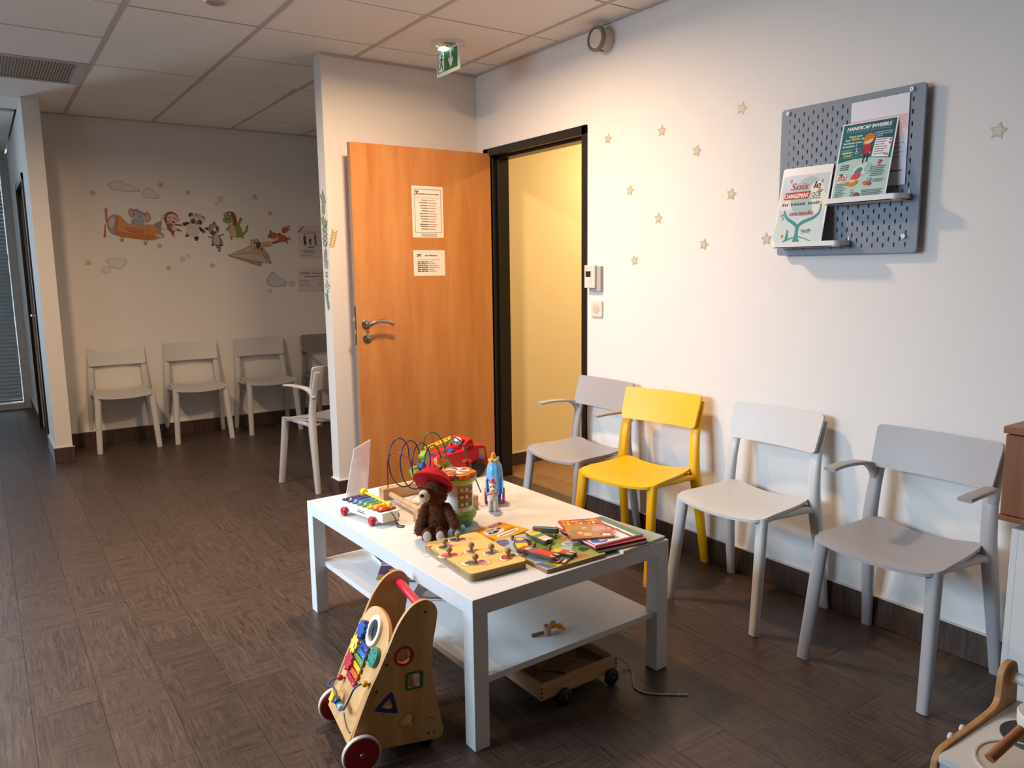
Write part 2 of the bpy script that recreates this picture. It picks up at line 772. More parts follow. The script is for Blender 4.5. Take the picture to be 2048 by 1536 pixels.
# the room behind the open door
f2 = struct('floor', MB().box(2.79, 5.4, 1.7, 4.42, -.12, -.006), plastic('#5a422f', .5))
pm2 = None
for col in range(8):
    for j in range(3):
        if pm2 is None:
            o = MB().box(.0006, .1844, .0006, 1.2494, -.006, 0).build('plank', FLOOR2, f2)
            pm2 = o.data
        else:
            o = bpy.data.objects.new('plank', pm2)
            COL.objects.link(o)
            o.parent = f2
        o.location = (2.7905+.185*col, 1.5-.3*(col % 3)+1.25*j, 0)

# ceiling: lay-in tiles on T-bars
ce = struct('ceiling', MB().box(-1.9, 5.4, -3.6, 9.4, H+.05, H+.15), CEILM)
ex = [-.556+.608*i for i in range(6)]+[WR]
ey = [1.638+.592*i for i in range(9)]+[YF]
tm = MB().box(.013, .595, .006, .586, 0, .018)
tile0 = None


def tile(x0, x1, y0, y1):
    global tile0
    full = abs(x1-x0-.608) < .01 and abs(y1-y0-.592) < .01
    dz = random.uniform(-.0012, .0012)
    if full and tile0 is not None:
        o = bpy.data.objects.new('ceiling_tile', tile0)
        COL.objects.link(o)
        o.parent = ce
    else:
        m = tm if full else MB().box(.013, x1-x0-.013, .006, y1-y0-.006, 0, .018)
        o = m.build('ceiling_tile', CEILM, ce)
        if full:
            tile0 = o.data
    o.location = (x0, y0, H+dz)
    return o


for i in range(6):
    for j in range(9):
        if (i, j) == (1, 6):
            continue
        t = tile(ex[i], ex[i+1], ey[j], ey[j+1])
        if (i, j) == (3, 6):
            t.rotation_euler = (R(-1.1), 0, 0)      # one tile sits crooked and leaves a gap
            t.location.z += .0115
            t.location.y += .006
for i in range(2):
    for j in range(4):
        y0 = 6.966+.592*j
        tile(ex[i], ex[i+1] if i == 0 else .36, y0, y0+.592)
for i in range(1, 6):
    MB().box(ex[i]-.012, ex[i]+.012, 1.0, YF if ex[i] > .4 else 9.3, H-.002, H+.02).build('t_bar', TBARM, ce)
for j in range(9):
    MB().box(-.6, WR, ey[j]-.008, ey[j]+.008, H+.002, H+.02).build('t_bar', CROSSM, ce)
MB().box(1.673, WR, YB-.018, YB, H-.012, H).build('edge_trim', TBARM, ce)
MB().box(WR-.018, WR, 1.0, YB, H-.008, H).build('edge_trim', TBARM, ce)
MB().box(.46, WR, YF-.016, YF, H-.009, H).build('edge_trim', TBARM, ce)

# walls
struct('wall_right', MB().box(WR, 2.79, -3.6, 3.2, 0, H).box(WR, 2.79, 4.165, YF+.1, 0, H).box(WR, 2.79, 3.2, 4.165, 2.065, H), PAINT)
struct('wall_partition', MB().box(1.673, WR, YB, YB+.104, 0, H), PAINT)
struct('wall_far', MB().box(.44, 2.79, YF, YF+.1, 0, H), PAINT)
struct('wall_corridor', MB().box(.36, .466, 6.342, 6.93, 0, H).box(.36, .466, 7.98, 9.4, 0, H).box(.36, .466, 6.93, 7.98, 2.1, H), PAINT)
struct('wall_left', MB().box(-1.8, -1.7, -3.6, 2.0, 0, H).box(-1.8, -1.7, 4.2, 9.4, 0, H).box(-1.8, -1.7, 2.0, 4.2, 2.3, H).box(-1.8, -1.7, 2.0, 4.2, 0, .35), UNSEEN)
struct('wall_front', MB().box(-1.8, 2.79, -3.6, -3.5, 0, H), UNSEEN)
struct('wall_end', MB().box(-1.8, .4, 9.3, 9.4, 2.45, H), PAINT)
struct('wall_office_far', MB().box(2.79, 5.4, 4.3, 4.4, 0, H), OFFICE)
struct('wall_office_right', MB().box(5.3, 5.4, 1.7, 4.3, 0, H), OFFICE)
struct('wall_office_near', MB().box(2.79, 5.4, 1.6, 1.7, 0, H), OFFICE)
struct('wall_store', MB().box(.466, 1.6, 8.6, 8.7, 0, H).box(1.6, 1.7, YF+.1, 8.7, 0, H), PAINT)


def base(name, x0, x1, y0, y1, h=.11):
    o = struct(name, MB().box(x0, x1, y0, y1, 0, h), BASEM, bevel=.002, seg=1)
    cap = MB().box(x0-.0008, x1+.0008, y0-.0008, y1+.0008, h, h+.004)
    cap.build('sealant_bead', plastic('#d8cfc8', .6), o)


base('baseboard_right', WR-.012, WR, .2, 3.19)
base('baseboard_corner', WR-.012, WR, 4.19, YB)
base('baseboard_partition', 1.661, WR-.012, YB-.012, YB)
base('baseboard_partition_end', 1.661, 1.673, YB, YB+.104)
base('baseboard_far', .466, WR, YF-.012, YF)
base('baseboard_pillar', .348, .478, 6.33, 6.342)
base('baseboard_corridor_near', .348, .36, 6.342, 6.92)
base('baseboard_corridor_far', .348, .36, 7.99, 9.26)
base('baseboard_office', 2.79, 5.3, 4.288, 4.3, .085)

# ---- open beech door
d1 = thing('door_1', 'beech veneer door standing open in a black frame with two notices on it', None, kind='structure')
fr = MB()
for x0, x1, y0, y1 in ((WR-.012, WR+.01, 4.135, 4.185), (WR-.012, WR+.01, 3.193, 3.229)):
    fr.box(x0, x1, y0, y1, 0, 2.077)
fr.box(WR-.012, WR+.01, 3.193, 4.185, 2.03, 2.077)
fr.build('door_casing', BLACK, d1, bevel=.002, seg=1)
MB().box(WR+.01, WR+.04, 4.115, 4.165, 0, 2.05).box(WR+.04, 2.80, 4.095, 4.165, 0, 2.03).box(WR, 2.80, 3.19, 3.222, 0, 2.03).box(WR+.04, 2.80, 3.222, 3.236, 0, 2.03).box(WR, WR+.04, 3.19, 4.165, 2.032, 2.066).box(WR+.04, 2.80, 3.19, 4.165, 2.016, 2.066).build('door_jamb', BLACK, d1, bevel=.002, seg=1)
DX = 1.758
leaf = MB().box(DX, WR-.004, 4.115, 4.155, .012, 2.046).build('door_leaf', DOORW, d1, bevel=.001, seg=1)
MB().box(DX-.0006, DX+.001, 4.118, 4.152, .012, 2.046).build('edge_band', wood('beech_edge', '#8f6f50', '#ab8a67', 'z', 1, .5), leaf)
lp = MB().box(DX-.002, DX, 4.125, 4.145, .925, 1.145, '#15110d').box(DX-.012, DX-.002, 4.13, 4.142, 1.06, 1.085, '#9a8f82').box(DX-.003, DX-.002, 4.127, 4.143, .99, 1.01, '#8d8377').build('latch_plate', VCG, d1)
hx, hz = 1.812, 1.043
h = MB()
h.M = Matrix.Translation((hx, 4.115, hz)) @ Matrix.Rotation(PI/2, 4, 'X')
h.lathe([(.027, 0), (.027, .006), (.022, .009), (.011, .010), (.010, .045)], 24)
hp = smooth_open([(hx, 4.068, hz-.002), (hx+.01, 4.062, hz), (hx+.04, 4.058, hz+.012), (hx+.08, 4.057, hz+.016), (hx+.12, 4.058, hz+.008), (hx+.15, 4.062, hz-.008)], 5)
h.M = Matrix.Identity(4)
h.loft(hp, [(.02, .011)]*len(hp), (0, 0, 1))
h.build('lever_handle', STEEL, leaf, smooth=40)
h = MB()
h.M = Matrix.Translation((hx+.004, 4.115, .962)) @ Matrix.Rotation(PI/2, 4, 'X')
h.lathe([(.027, 0), (.027, .006), (.022, .009), (.0001, .0095)], 24)
kr = h.build('keyhole_rosette', STEEL, leaf, smooth=40)
a = MB()
a.M = Matrix.Translation((hx+.004, 4.1052, .962)) @ Matrix.Rotation(PI/2, 4, 'X')
a.prism(ngon(0, .006, .008), 0, .001, 'z', '#2a241d').prism(rrect(-.005, .005, -.017, .002, .004), 0, .0011, 'z', '#2a241d').prism(ngon(0, .006, .0045), 0, .003, 'z', '#c9bfae')
a.build('cylinder_lock', VCG, leaf)

# ---- corridor door in its black frame
d2 = thing('door_2', 'dark closed door with steel handle in the side wall of the corridor', None, kind='structure')
MB().box(.348, .37, 6.93, 6.98, 0, 2.1).box(.348, .37, 7.93, 7.98, 0, 2.1).box(.348, .37, 6.93, 7.98, 2.05, 2.1).build('door_casing', BLACK, d2, bevel=.002, seg=1)
MB().box(.385, .425, 6.98, 7.93, .01, 2.05).build('door_leaf', plastic('#1d1a18', .4), d2)
h = MB()
h.M = Matrix.Translation((.385, 7.04, 1.03)) @ Matrix.Rotation(-PI/2, 4, 'Y')
h.lathe([(.026, 0), (.026, .008), (.011, .009), (.010, .05)], 20)
h.M = Matrix.Identity(4)
h.loft([(.336, 7.04, 1.03), (.332, 7.08, 1.035), (.332, 7.16, 1.03)], [(.02, .012)]*3, (0, 0, 1))
h.build('lever_handle', STEEL, d2, smooth=40)

# ---- glazed end of the corridor with a venetian blind
w1 = thing('window_1', 'full-height glazed window at the end of the corridor', None, kind='structure')
MB().box(.29, .36, 9.22, 9.32, 0, 2.46).box(-1.7, .29, 9.22, 9.32, 0, .06).box(-1.7, .29, 9.22, 9.32, 2.38, 2.46).box(-.75, -.69, 9.22, 9.32, .06, 2.38).box(-1.7, -1.64, 9.22, 9.32, .06, 2.38).build('window_frame', plastic('#c9ccca', .4), w1, bevel=.003, seg=1)
MB().box(-.69, .29, 9.27, 9.276, .06, 2.38).build('pane', glass('window_glass'), w1)
MB().box(-1.64, -.75, 9.27, 9.276, .06, 2.38).build('pane', glass('window_glass'), w1)
bl = thing('venetian_blind', 'grey venetian blind hanging in the corridor end window', 'blind', (-.205, 9.19, 0))
MB().box(-.49, .49, -.02, .02, 2.33, 2.37).build('head_rail', plastic('#9aa2a6', .4), bl, bevel=.002, seg=1)
sm = MB()
pr = [(-.022, -.010), (-.010, -.0015), (.004, .004), (.022, .0085)]
sm.prism(pr+[(p[0], p[1]-.0012) for p in pr[::-1]], -.485, .485, 'x')
BLM = plastic('#aab6bd', .45)
sl = None
for i in range(57):
    z = .13+.038*i
    if sl is None:
        o = sm.build('slat', BLM, bl)
        sl = o.data
    else:
        o = bpy.data.objects.new('slat', sl)
        COL.objects.link(o)
        o.parent = bl
    o.location = (random.uniform(-.002, .002), 0, z)
    o.rotation_euler = (R(28), 0, 0)
MB().box(-.485, .485, -.014, .014, .085, .105).build('bottom_rail', plastic('#9aa2a6', .4), bl, bevel=.002, seg=1)
for x in (-.3, .3):
    MB().tube([(x, -.025, .09), (x, -.025, 2.34)], .0016, 6).build('cord', plastic('#c9ced0', .6), bl)

w2 = thing('window_2', 'wide window in the left wall', None, kind='structure')
MB().box(-1.79, -1.71, 2.0, 2.07, .35, 2.3).box(-1.79, -1.71, 4.13, 4.2, .35, 2.3).box(-1.79, -1.71, 3.07, 3.13, .35, 2.3).box(-1.79, -1.71, 2.0, 4.2, .35, .42).box(-1.79, -1.71, 2.0, 4.2, 2.23, 2.3).build('window_frame', plastic('#c9ccca', .4), w2)

# ---- ceiling fittings
v = thing('ceiling_vent', 'long ribbed air grille set in the ceiling above the corridor entrance', 'vent', (.052, 5.19, H))
MB().box(0, .608, 0, .035, -.004, .02).box(0, .608, .557, .592, -.004, .02).box(0, .02, .035, .557, -.004, .02).box(.545, .608, .035, .557, -.004, .02).build('frame', plastic('#b9b2aa', .5), v)
g = MB()
for i in range(34):
    x = .024+.0153*i
    g.add([(x, .035, -.001), (x+.0138, .035, .005), (x+.0138, .557, .005), (x, .557, -.001), (x, .035, .001), (x+.0138, .035, .007), (x+.0138, .557, .007), (x, .557, .001)], [(0, 1, 2, 3)[::-1], (4, 5, 6, 7), (0, 1, 5, 4), (2, 3, 7, 6), (1, 2, 6, 5), (3, 0, 4, 7)])
gg = g.build('louvre', plastic('#b3aa9f', .5), v)
gg['kind'] = 'stuff'
MB().box(.02, .545, .035, .557, .02, .024).build('backing', plastic('#6a635c', .8), v)

dl = thing('ceiling_fitting', 'small round ceiling fitting cut off by the top edge of the photo', 'ceiling fitting', (.985, 3.715, H))
MB().lathe([(.052, 0), (.052, -.005), (.046, -.012), (.042, -.016), (.041, -.006)], 32).build('trim_ring', plastic('#c9c0b8', .4), dl, smooth=40)
MB().lathe([(.0001, -.009), (.030, -.008), (.0415, -.006)], 28).build('cap', plastic('#b7aba1', .35), dl, smooth=50)

e = thing('emergency_exit_light', 'round ceiling emergency light with a green running man and arrow sign', 'exit sign', (2.19, 3.76, H))
MB().lathe([(.098, 0), (.098, -.003), (.09, -.007), (.062, -.009), (.06, -.004)], 32).build('trim_ring', plastic('#ddd5cc', .4), e, smooth=40)
MB().lathe([(.0001, -.024), (.03, -.022), (.05, -.015), (.06, -.004)], 24).build('reflector', plastic('#cfd3d2', .12, metal=1), e, smooth=50)
MB().box(-.034, -.010, -.01, .055, -.027, -.0185).build('led', emit('cold_led', '#eafff4', 4), e, bevel=.004)
sg = MB().box(-.004, .004, -.105, .135, -.152, -.022).build('sign_plate', plastic('#e3e6e2', .15), e, bevel=.001, seg=1)
sg.location = (.0, -.01, 0)
A = Art(1, 1)
G1, W1 = '#1f7a3c', '#eef0e8'
A.rect(-.127, -.140, .097, -.028, W1)
A.rect(-.122, -.135, .092, -.033, G1)
A.rect(-.112, -.131, -.05, -.037, W1)
A.ell(-.071, -.050, .0075, .0085, '#123f24')
for q, w in (([(-.074, -.060), (-.083, -.090)], .013), ([(-.077, -.063), (-.093, -.068), (-.1, -.084)], .006), ([(-.073, -.063), (-.064, -.073), (-.054, -.069)], .006), ([(-.084, -.088), (-.088, -.108), (-.106, -.112)], .008), ([(-.082, -.088), (-.068, -.106), (-.062, -.126), (-.056, -.127)], .008)):
    A.line(q, w, '#1c6b36')
A.poly([(.012, -.036), (.03, -.036), (.03, -.085), (.045, -.070), (.045, -.088), (.021, -.127), (-.003, -.088), (-.003, -.070), (.012, -.085)], W1)
hang(A, 'pictogram', None, None, (2.19-.0045, 3.75, H), M_RIGHT, VCG, parent=e)
S.view_layers[0].update()

# ------------------------------------------------------------------ chairs
CB = {}


def chair_meshes(arms):
    if arms in CB:
        return CB[arms]
    d = {}

    def seat(x, y):
        z = .440-.026*max(0, 1-(x/.2)**2)*(1 if y < .05 else max(0, 1-((y-.05)/.2)**2))
        z += .012*max(0, (-y-.02)/.14)**2
        if y > .1:
            z -= .012*((y-.1)/.08)**2
        return (x*(1+.06*(y/.17)), y+.018+.015*(1-(x/.2)**2)*(1 if y > 0 else 0)*(y/.17), z)
    d['seat'] = MB().plate(seat, .2, .17, .045, (0, 0, -.011), 8)

    def back(x, y):
        t = (y+.073)/.146
        return (x*(.965+.035*t), -.148-.046*t+.020*(x/.21)**2, .704+y*.985)
    d['backrest'] = MB().plate(back, .209, .0745, .016, (0, -.012, -.003), 6)
    for s in (-1, 1):
        p = smooth_open([(s*.208, .215, 0), (s*.199, .188, .2), (s*.190, .165, .39), (s*.187, .160, .428)], 4)
        n = len(p)
        d['front%d' % s] = MB().loft(p, [(.040+.012*i/(n-1), .028+.010*i/(n-1)) for i in range(n)], (1, .25*s, 0))
        p = smooth_open([(s*.226, -.205, 0), (s*.216, -.176, .2), (s*.206, -.150, .38), (s*.200, -.143, .46), (s*.194, -.150, .56), (s*.190, -.167, .64), (s*.187, -.200, .745)], 4)
        n = len(p)
        d['rear%d' % s] = MB().loft(p, [(.036+.012*min(1, i/8) - .004*max(0, i-14)/10, .026+.020*math.exp(-((i-9)/5)**2)-.010*max(0, i-16)/8) for i in range(n)], (1, 0, 0))
        if arms:
            p = smooth_open([(s*.197, -.158, .585), (s*.203, -.143, .622), (s*.214, -.105, .643), (s*.223, -.04, .649), (s*.225, .03, .650), (s*.223, .088, .646)], 5)
            n = len(p)
            d['arm%d' % s] = MB().loft(p, [(.028+.016*min(1, i/12), .036-.023*min(1, i/11)) for i in range(n)], (1, 0, 0), ex=5)
    for s in (-1, 1):
        fr = MB()
        p = smooth_open([(s*.190, .164, .395), (s*.186, .150, .414), (s*.182, .10, .420), (s*.186, 0, .414), (s*.195, -.1, .412), (s*.201, -.143, .40)], 4)
        fr.loft(p, [(.03, .026)]*len(p), (1, 0, 0))
        fr.loft([(s*.188, .160, .402), (s*.165, .163, .416), (s*.14, .164, .419)], [(.026, .03), (.024, .018), (.02, .008)], (0, 1, 0))
        fr.loft([(s*.199, -.140, .395), (s*.175, -.138, .412), (s*.145, -.137, .416)], [(.026, .034), (.024, .018), (.02, .008)], (0, 1, 0))
        d['rail%d' % s] = fr
    CB[arms] = d
    return d


def make_chair(hexa, arms, label, loc, rot, group=None):
    m = plastic(hexa, .42, noise=.03, nscale=30)
    t = thing('armchair' if arms else 'chair', label, 'chair', loc, rot, group)
    d = chair_meshes(arms)
    d['seat'].build('seat', m, t, smooth=50)
    d['backrest'].build('backrest', m, t, smooth=50)
    for s in (-1, 1):
        d['front%d' % s].build('leg', m, t, smooth=50)
        d['rear%d' % s].build('leg', m, t, smooth=50)
        d['rail%d' % s].build('side_rail', m, t, smooth=50)
        if arms:
            d['arm%d' % s].build('armrest', m, t, smooth=60)
    return t


GW = 'chairs along the right wall'
GF = 'chairs along the far wall'
cD = make_chair('#a2a0a2', True, 'large grey plastic armchair beside the brown wooden box, nearest on the right wall', (2.45, 1.298, 0), PI/2, GW)
dup(cD, (2.45, 2.982, 0), PI/2, 'grey plastic armchair standing half in front of the open doorway', GW)
cC = make_chair('#c8c8c6', False, 'white plastic chair between the yellow chair and the large grey armchair', (2.443, 1.925, 0), PI/2+R(1.5), GW)
make_chair('#f4b800', False, 'bright yellow plastic chair behind the corner of the coffee table', (2.402, 2.497, 0), PI/2+R(10), GW)
dup(cC, (.862, 6.675, 0), PI-R(1), 'white plastic chair first from the corridor along the sticker wall', GF)
dup(cC, (1.415, 6.655, 0), PI-R(2), 'white plastic chair second from the corridor, in the middle of three', GF)
dup(cC, (1.985, 6.645, 0), PI-R(1), 'white plastic chair third from the corridor, next to the grey armchair', GF)
cG = make_chair('#87817c', True, 'grey armchair in the far corner, half hidden by the partition end', (2.58, 6.655, 0), PI, GF)
cP = make_chair('#b9b6b2', True, 'pale grey armchair seen from the side just behind the partition end', (1.766, 4.70, 0), R(15), None)

# ------------------------------------------------------------------ low white table
TL = Matrix.Translation((1.0328, 1.7131, 0)) @ Matrix.Rotation(.0338, 4, 'Z')


def tp(u, v, z=.45):
    return TL @ Vector((u, v, z))


TR = .0338
tb = thing('coffee_table', 'low white coffee table covered with toys in the middle of the room', 'table', tp(0, 0, 0), TR)
MB().box(0, .78, 0, 1.18, .40, .45).build('tabletop', WHITEF, tb, bevel=.0015)
for u in (0, .73):
    for v in (0, 1.13):
        MB().box(u, u+.05, v, v+.05, 0, .40).build('leg', WHITEF, tb, bevel=.0015)
MB().box(.042, .738, .014, 1.166, .185, .205).build('shelf', WHITEF, tb, bevel=.001)
# ------------------------------------------------------------------ toys and books on the table
def flat_book(name, label, cat, corners, z0, th, cover, art=None, pages='#e9e2d2', hard=.0015, group=None, spine=None):
    """corners: four table (u, v) points, near-left first, counter-clockwise; art draws on a unit square."""
    P = [tp(u, v, 0) for u, v in corners]
    o3 = P[0]
    ex_ = (P[1]-P[0])
    ey_ = (P[3]-P[0])
    w, hgt = ex_.length, ey_.length
    ang = math.atan2(ex_.y, ex_.x)
    t = thing(name, label, cat, (o3.x, o3.y, z0), ang, group)
    MB().box(.001, w-.002, .002, hgt-.002, hard, th-hard).build('pages', plastic(pages, .8), t)
    cv = MB().box(0, w, 0, hgt, 0, hard).box(0, w, 0, hgt, th-hard, th).box(0, .0015, 0, hgt, hard, th-hard)
    cv.build('cover', plastic(cover, .32), t)
    if spine:
        MB().box(-.0006, 0, 0, hgt, 0, th).build('spine', plastic(spine, .4), t)
    if art:
        A = Art(w, hgt, z=th)
        art(A)
        A.mb.build('cover_print', VCG, t)
    return t


# pull-along xylophone: local x along its length (front = +x)
xa = tp(.1, .955)
xb = tp(.122, .705)
xang = math.atan2(xb.y-xa.y, xb.x-xa.x)
xy = thing('toy_xylophone', 'white pull-along toy xylophone with rainbow bars and red wheels', 'toy', (xa.x, xa.y, .45), xang)
body = MB()
o0, o1 = [], []
for x, w in ((0, .056), (.05, .053), (.2, .038), (.25, .034)):
    o0.append((x, -w))
    o1.append((x, w))
body.prism(o0+o1[::-1], .014, .046, 'z')
body.prism([(p[0]*1.02-.003, p[1]*1.09) for p in o0+o1[::-1]], .044, .050, 'z')
body.build('body', plastic('#efeadb', .35), xy, bevel=.004, seg=3)
for x, y in ((.035, .064), (.035, -.064), (.205, .05), (.205, -.05)):
    m = MB()
    m.M = Matrix.Translation((x, y, .0165)) @ Matrix.Rotation(PI/2, 4, 'X')
    m.lathe([(.0001, -.009), (.012, -.009), (.0165, -.005), (.0165, .005), (.012, .009), (.0001, .009)], 20)
    m.build('wheel', plastic('#a3121f', .3), xy, smooth=40)
for i, c in enumerate(('#3a2f66', '#43408a', '#3f79ab', '#3f8f96', '#5d9b3c', '#e9b41c', '#e06a1a', '#a81a1a')):
    x = .014+.030*i
    w = .058-.0028*i
    MB().prism([(x-.0115+q[0], q[1]) for q in rrect(0, .023, -w, w, .011)], .052, .0555, 'z').build('bar', plastic(c, .28), xy, bevel=.0008, seg=1)
    pn = MB()
    for y in (-w+.016, w-.016):
        pn.ball((x, y, .058), .0048, 10, 6)
    q = pn.build('pin', plastic('#f2efe8', .3), xy, smooth=60)
st = smooth_open([(.246, .0, .048), (.262, .004, .040), (.270, .010, .02), (.276, .018, .003), (.292, .028, .0025), (.300, .014, .0025), (.285, .004, .0025), (.272, .012, .004), (.266, .006, .018)], 5)
MB().tube(st, .0019, 6).build('pull_string', plastic('#22252e', .7), xy, smooth=60)
A = Art(1, 1)
A.words(-.02, .02, .006, .0022, '#444444', 3)
A.words(-.025, .022, -.001, .0036, '#333333', 4)
o = A.mb.build('print', VC, xy)
o.matrix_basis = Matrix.Translation((.125, -.0465, .028)) @ Matrix.Rotation(R(4.6), 4, 'Z') @ Matrix.Rotation(PI/2, 4, 'X')
ml = MB()
p0, p1 = Vector((.045, .015, .0755)), Vector((.235, .008, .0718))
ml.tube([p0, p1], .0042, 10)
ml.ball(p0, .0145, 16, 10)
ml.ball(p1, .0105, 14, 8)
mo = ml.build('xylophone_mallet', plastic('#f2c511', .35), None, smooth=50)
mo.matrix_world = Matrix.Translation((xa.x, xa.y, .45)) @ Matrix.Rotation(xang, 4, 'Z')
tag(mo, 'yellow plastic mallet lying across the xylophone bars', 'mallet')

# clear leaflet holder
c0, c1, c2, c3 = tp(.109, 1.064), tp(.205, 1.068), tp(.216, 1.039, .69), tp(.102, .945, .685)
bh = thing('leaflet_holder', 'clear acrylic leaflet stand leaning beside the xylophone', 'holder', (0, 0, 0))
AC = acrylic('clear_acrylic', .42)
ctr = (c0+c1+c2+c3)/4
nn = (c1-c0).cross(c3-c0).normalized()*.0025
m = MB()
m.add([c0-nn, c1-nn, c2-nn, c3-nn, c0+nn, c1+nn, c2+nn, c3+nn], [(3, 2, 1, 0), (4, 5, 6, 7), (0, 1, 5, 4), (1, 2, 6, 5), (2, 3, 7, 6), (3, 0, 4, 7)])
m.build('back_panel', AC, bh)
f0, f1 = tp(.115, 1.0), tp(.215, 1.0)
up = Vector((0, 0, .003))
MB().add([c0, c1, f1, f0, c0+up, c1+up, f1+up, f0+up], [(3, 2, 1, 0), (4, 5, 6, 7), (0, 1, 5, 4), (1, 2, 6, 5), (2, 3, 7, 6), (3, 0, 4, 7)]).build('foot', AC, bh)
lf = [c0.lerp(c1, .2)*.93+c3.lerp(c2, .2)*.07-nn*2, c0.lerp(c1, .8)*.93+c3.lerp(c2, .8)*.07-nn*2, c0.lerp(c1, .8)*.28+c3.lerp(c2, .8)*.72-nn*2, c0.lerp(c1, .16)*.22+c3.lerp(c2, .16)*.78-nn*2]
m = MB().add(lf+[p-nn*1.6 for p in lf], [(3, 2, 1, 0), (4, 5, 6, 7), (0, 1, 5, 4), (1, 2, 6, 5), (2, 3, 7, 6), (3, 0, 4, 7)])
m.build('pocket', acrylic('clear_pocket', .55, '#f2e6df'), bh)

# bead maze: two wooden beams, a dowel, bent wires and wooden beads
BM_ = wood('toy_pine', '#b98a58', '#dab183', 'x', 1.2, .5, .5, .05)
mz = thing('bead_maze', 'wooden bead maze with looping blue, red and green wires behind the bear', 'toy', tp(0, 0), TR)
MB().box(.235, .52, .985, 1.02, 0, .047).build('beam', BM_, mz, bevel=.002, seg=1)
MB().box(.212, .474, .672, .705, 0, .052).build('beam', BM_, mz, bevel=.002, seg=1)
for u in (.262, .45):
    MB().tube([(u+.005, .987, .022), (u-.012, .704, .026)], .0105, 14).build('dowel', BM_, mz, smooth=50)


def wire(pts, c, k=6):
    MB().tube(smooth_open(pts, k), .0026, 7).build('wire', plastic(c, .3), mz, smooth=60)


hel = [(.385, .985, .045)]
for i in range(0, 46):
    th = -PI/2+PI/2*1.0+i*2*PI*3.72/45
    k = i/45
    hel.append((.293+.058*k+(.058-.010*k)*math.cos(th), .975-.22*k, .152+(.095-.004*k)*math.sin(th)))
hel.append((.335, .70, .05))
wire(hel, '#23234f', 3)
wire([(.265, 1.0, .045), (.2655, 1.0, .10), (.267, 1.0, .153), (.278, .99, .18), (.297, .97, .187), (.325, .93, .165), (.36, .88, .122), (.395, .80, .15), (.42, .76, .155), (.44, .74, .12), (.45, .70, .05)], '#a01822')
wire([(.392, 1.0, .045), (.392, .97, .12), (.391, .92, .239), (.400, .90, .262), (.416, .89, .266), (.432, .88, .25), (.446, .87, .22), (.453, .85, .16), (.458, .72, .05)], '#2c5a35')
wire([(.47, 1.0, .045), (.455, .93, .12), (.442, .86, .19), (.436, .82, .235), (.45, .80, .256), (.468, .79, .245), (.485, .785, .219), (.499, .78, .165), (.505, .70, .05)], '#2c5a35')


def flower(r):
    return [((r*(1+.20*math.cos(4*a)))*math.cos(a), (r*(1+.20*math.cos(4*a)))*math.sin(a)) for a in [2*PI*i/24 for i in range(24)]]


def bead(at, poly, ln, c, ax=(0, 0, 0), smooth=None):
    m = MB()
    m.M = Matrix.Translation(at) @ (Matrix.Rotation(ax[2], 4, 'Z') @ Matrix.Rotation(ax[1], 4, 'Y') @ Matrix.Rotation(ax[0], 4, 'X'))
    m.prism(poly, -ln/2, ln/2, 'z')
    m.build('bead', plastic(c, .35), mz, bevel=.0015, smooth=smooth)


bead((.374, .9, .172), flower(.022), .024, '#8fb53a', (R(80), R(20), R(35)))
bead((.362, .9, .136), ngon(0, 0, .021, n=6), .026, '#1d4290', (R(85), 0, R(35)))
bead((.361, .9, .100), ngon(0, 0, .0135, n=16), .04, '#1d3f85', (R(8), 0, 0), 40)
bead((.331, .9, .121), flower(.018), .026, '#8fb53a', (R(20), R(80), R(30)))
bead((.386, .8, .173), ngon(0, 0, .022, n=6), .026, '#d9741c', (R(60), R(35), R(-20)))
bead((.408, .8, .150), flower(.020), .024, '#86a838', (R(65), R(30), R(-10)))
m = MB()
m.M = Matrix.Translation((.498, .785, .150))
m.lathe([(.004, -.02), (.017, -.014), (.018, -.011), (.010, -.003), (.012, .0), (.018, .008), (.017, .012), (.004, .015)], 18)
m.build('bead', plastic('#b01c22', .3), mz, smooth=40)
m = MB()
m.M = Matrix.Translation((.502, .77, .115))
m.ball((0, 0, 0), (.019, .019, .016))
m.build('bead', plastic('#5a6a80', .35), mz, smooth=60)
m = MB().ball((.262, .688, .082), .0125)
m.build('bead', plastic('#4a86c4', .35), mz, smooth=60)
bead((.262, .688, .062), ngon(0, 0, .0125, n=14), .02, '#d9741c', (0, 0, 0), 40)
MB().tube([(.262, .688, .05), (.262, .688, .1), (.31, .75, .12), (.34, .83, .1)], .002, 6).build('wire', plastic('#2b3f86', .3), mz, smooth=60)

# ---- teddy bear with a red hat; local x = camera right, y = away, z = up
VX = -.6003
bb_ = tp(.186, .505)
bear = thing('teddy_bear', 'sitting brown plush teddy bear with a pale muzzle, wearing a red felt hat', 'plush toy', (bb_.x, bb_.y, .4525), VX)
FUR = plastic('#5b3420', .95, spec=.15, noise=.30, nscale=90, bump=.9)
EL = []   # ellipsoids: centre, radii, matrix


def el(c, r, rx=0, ry=0, rz=0):
    EL.append((Vector(c), r, Matrix.Rotation(R(rz), 3, 'Z') @ Matrix.Rotation(R(ry), 3, 'Y') @ Matrix.Rotation(R(rx), 3, 'X')))


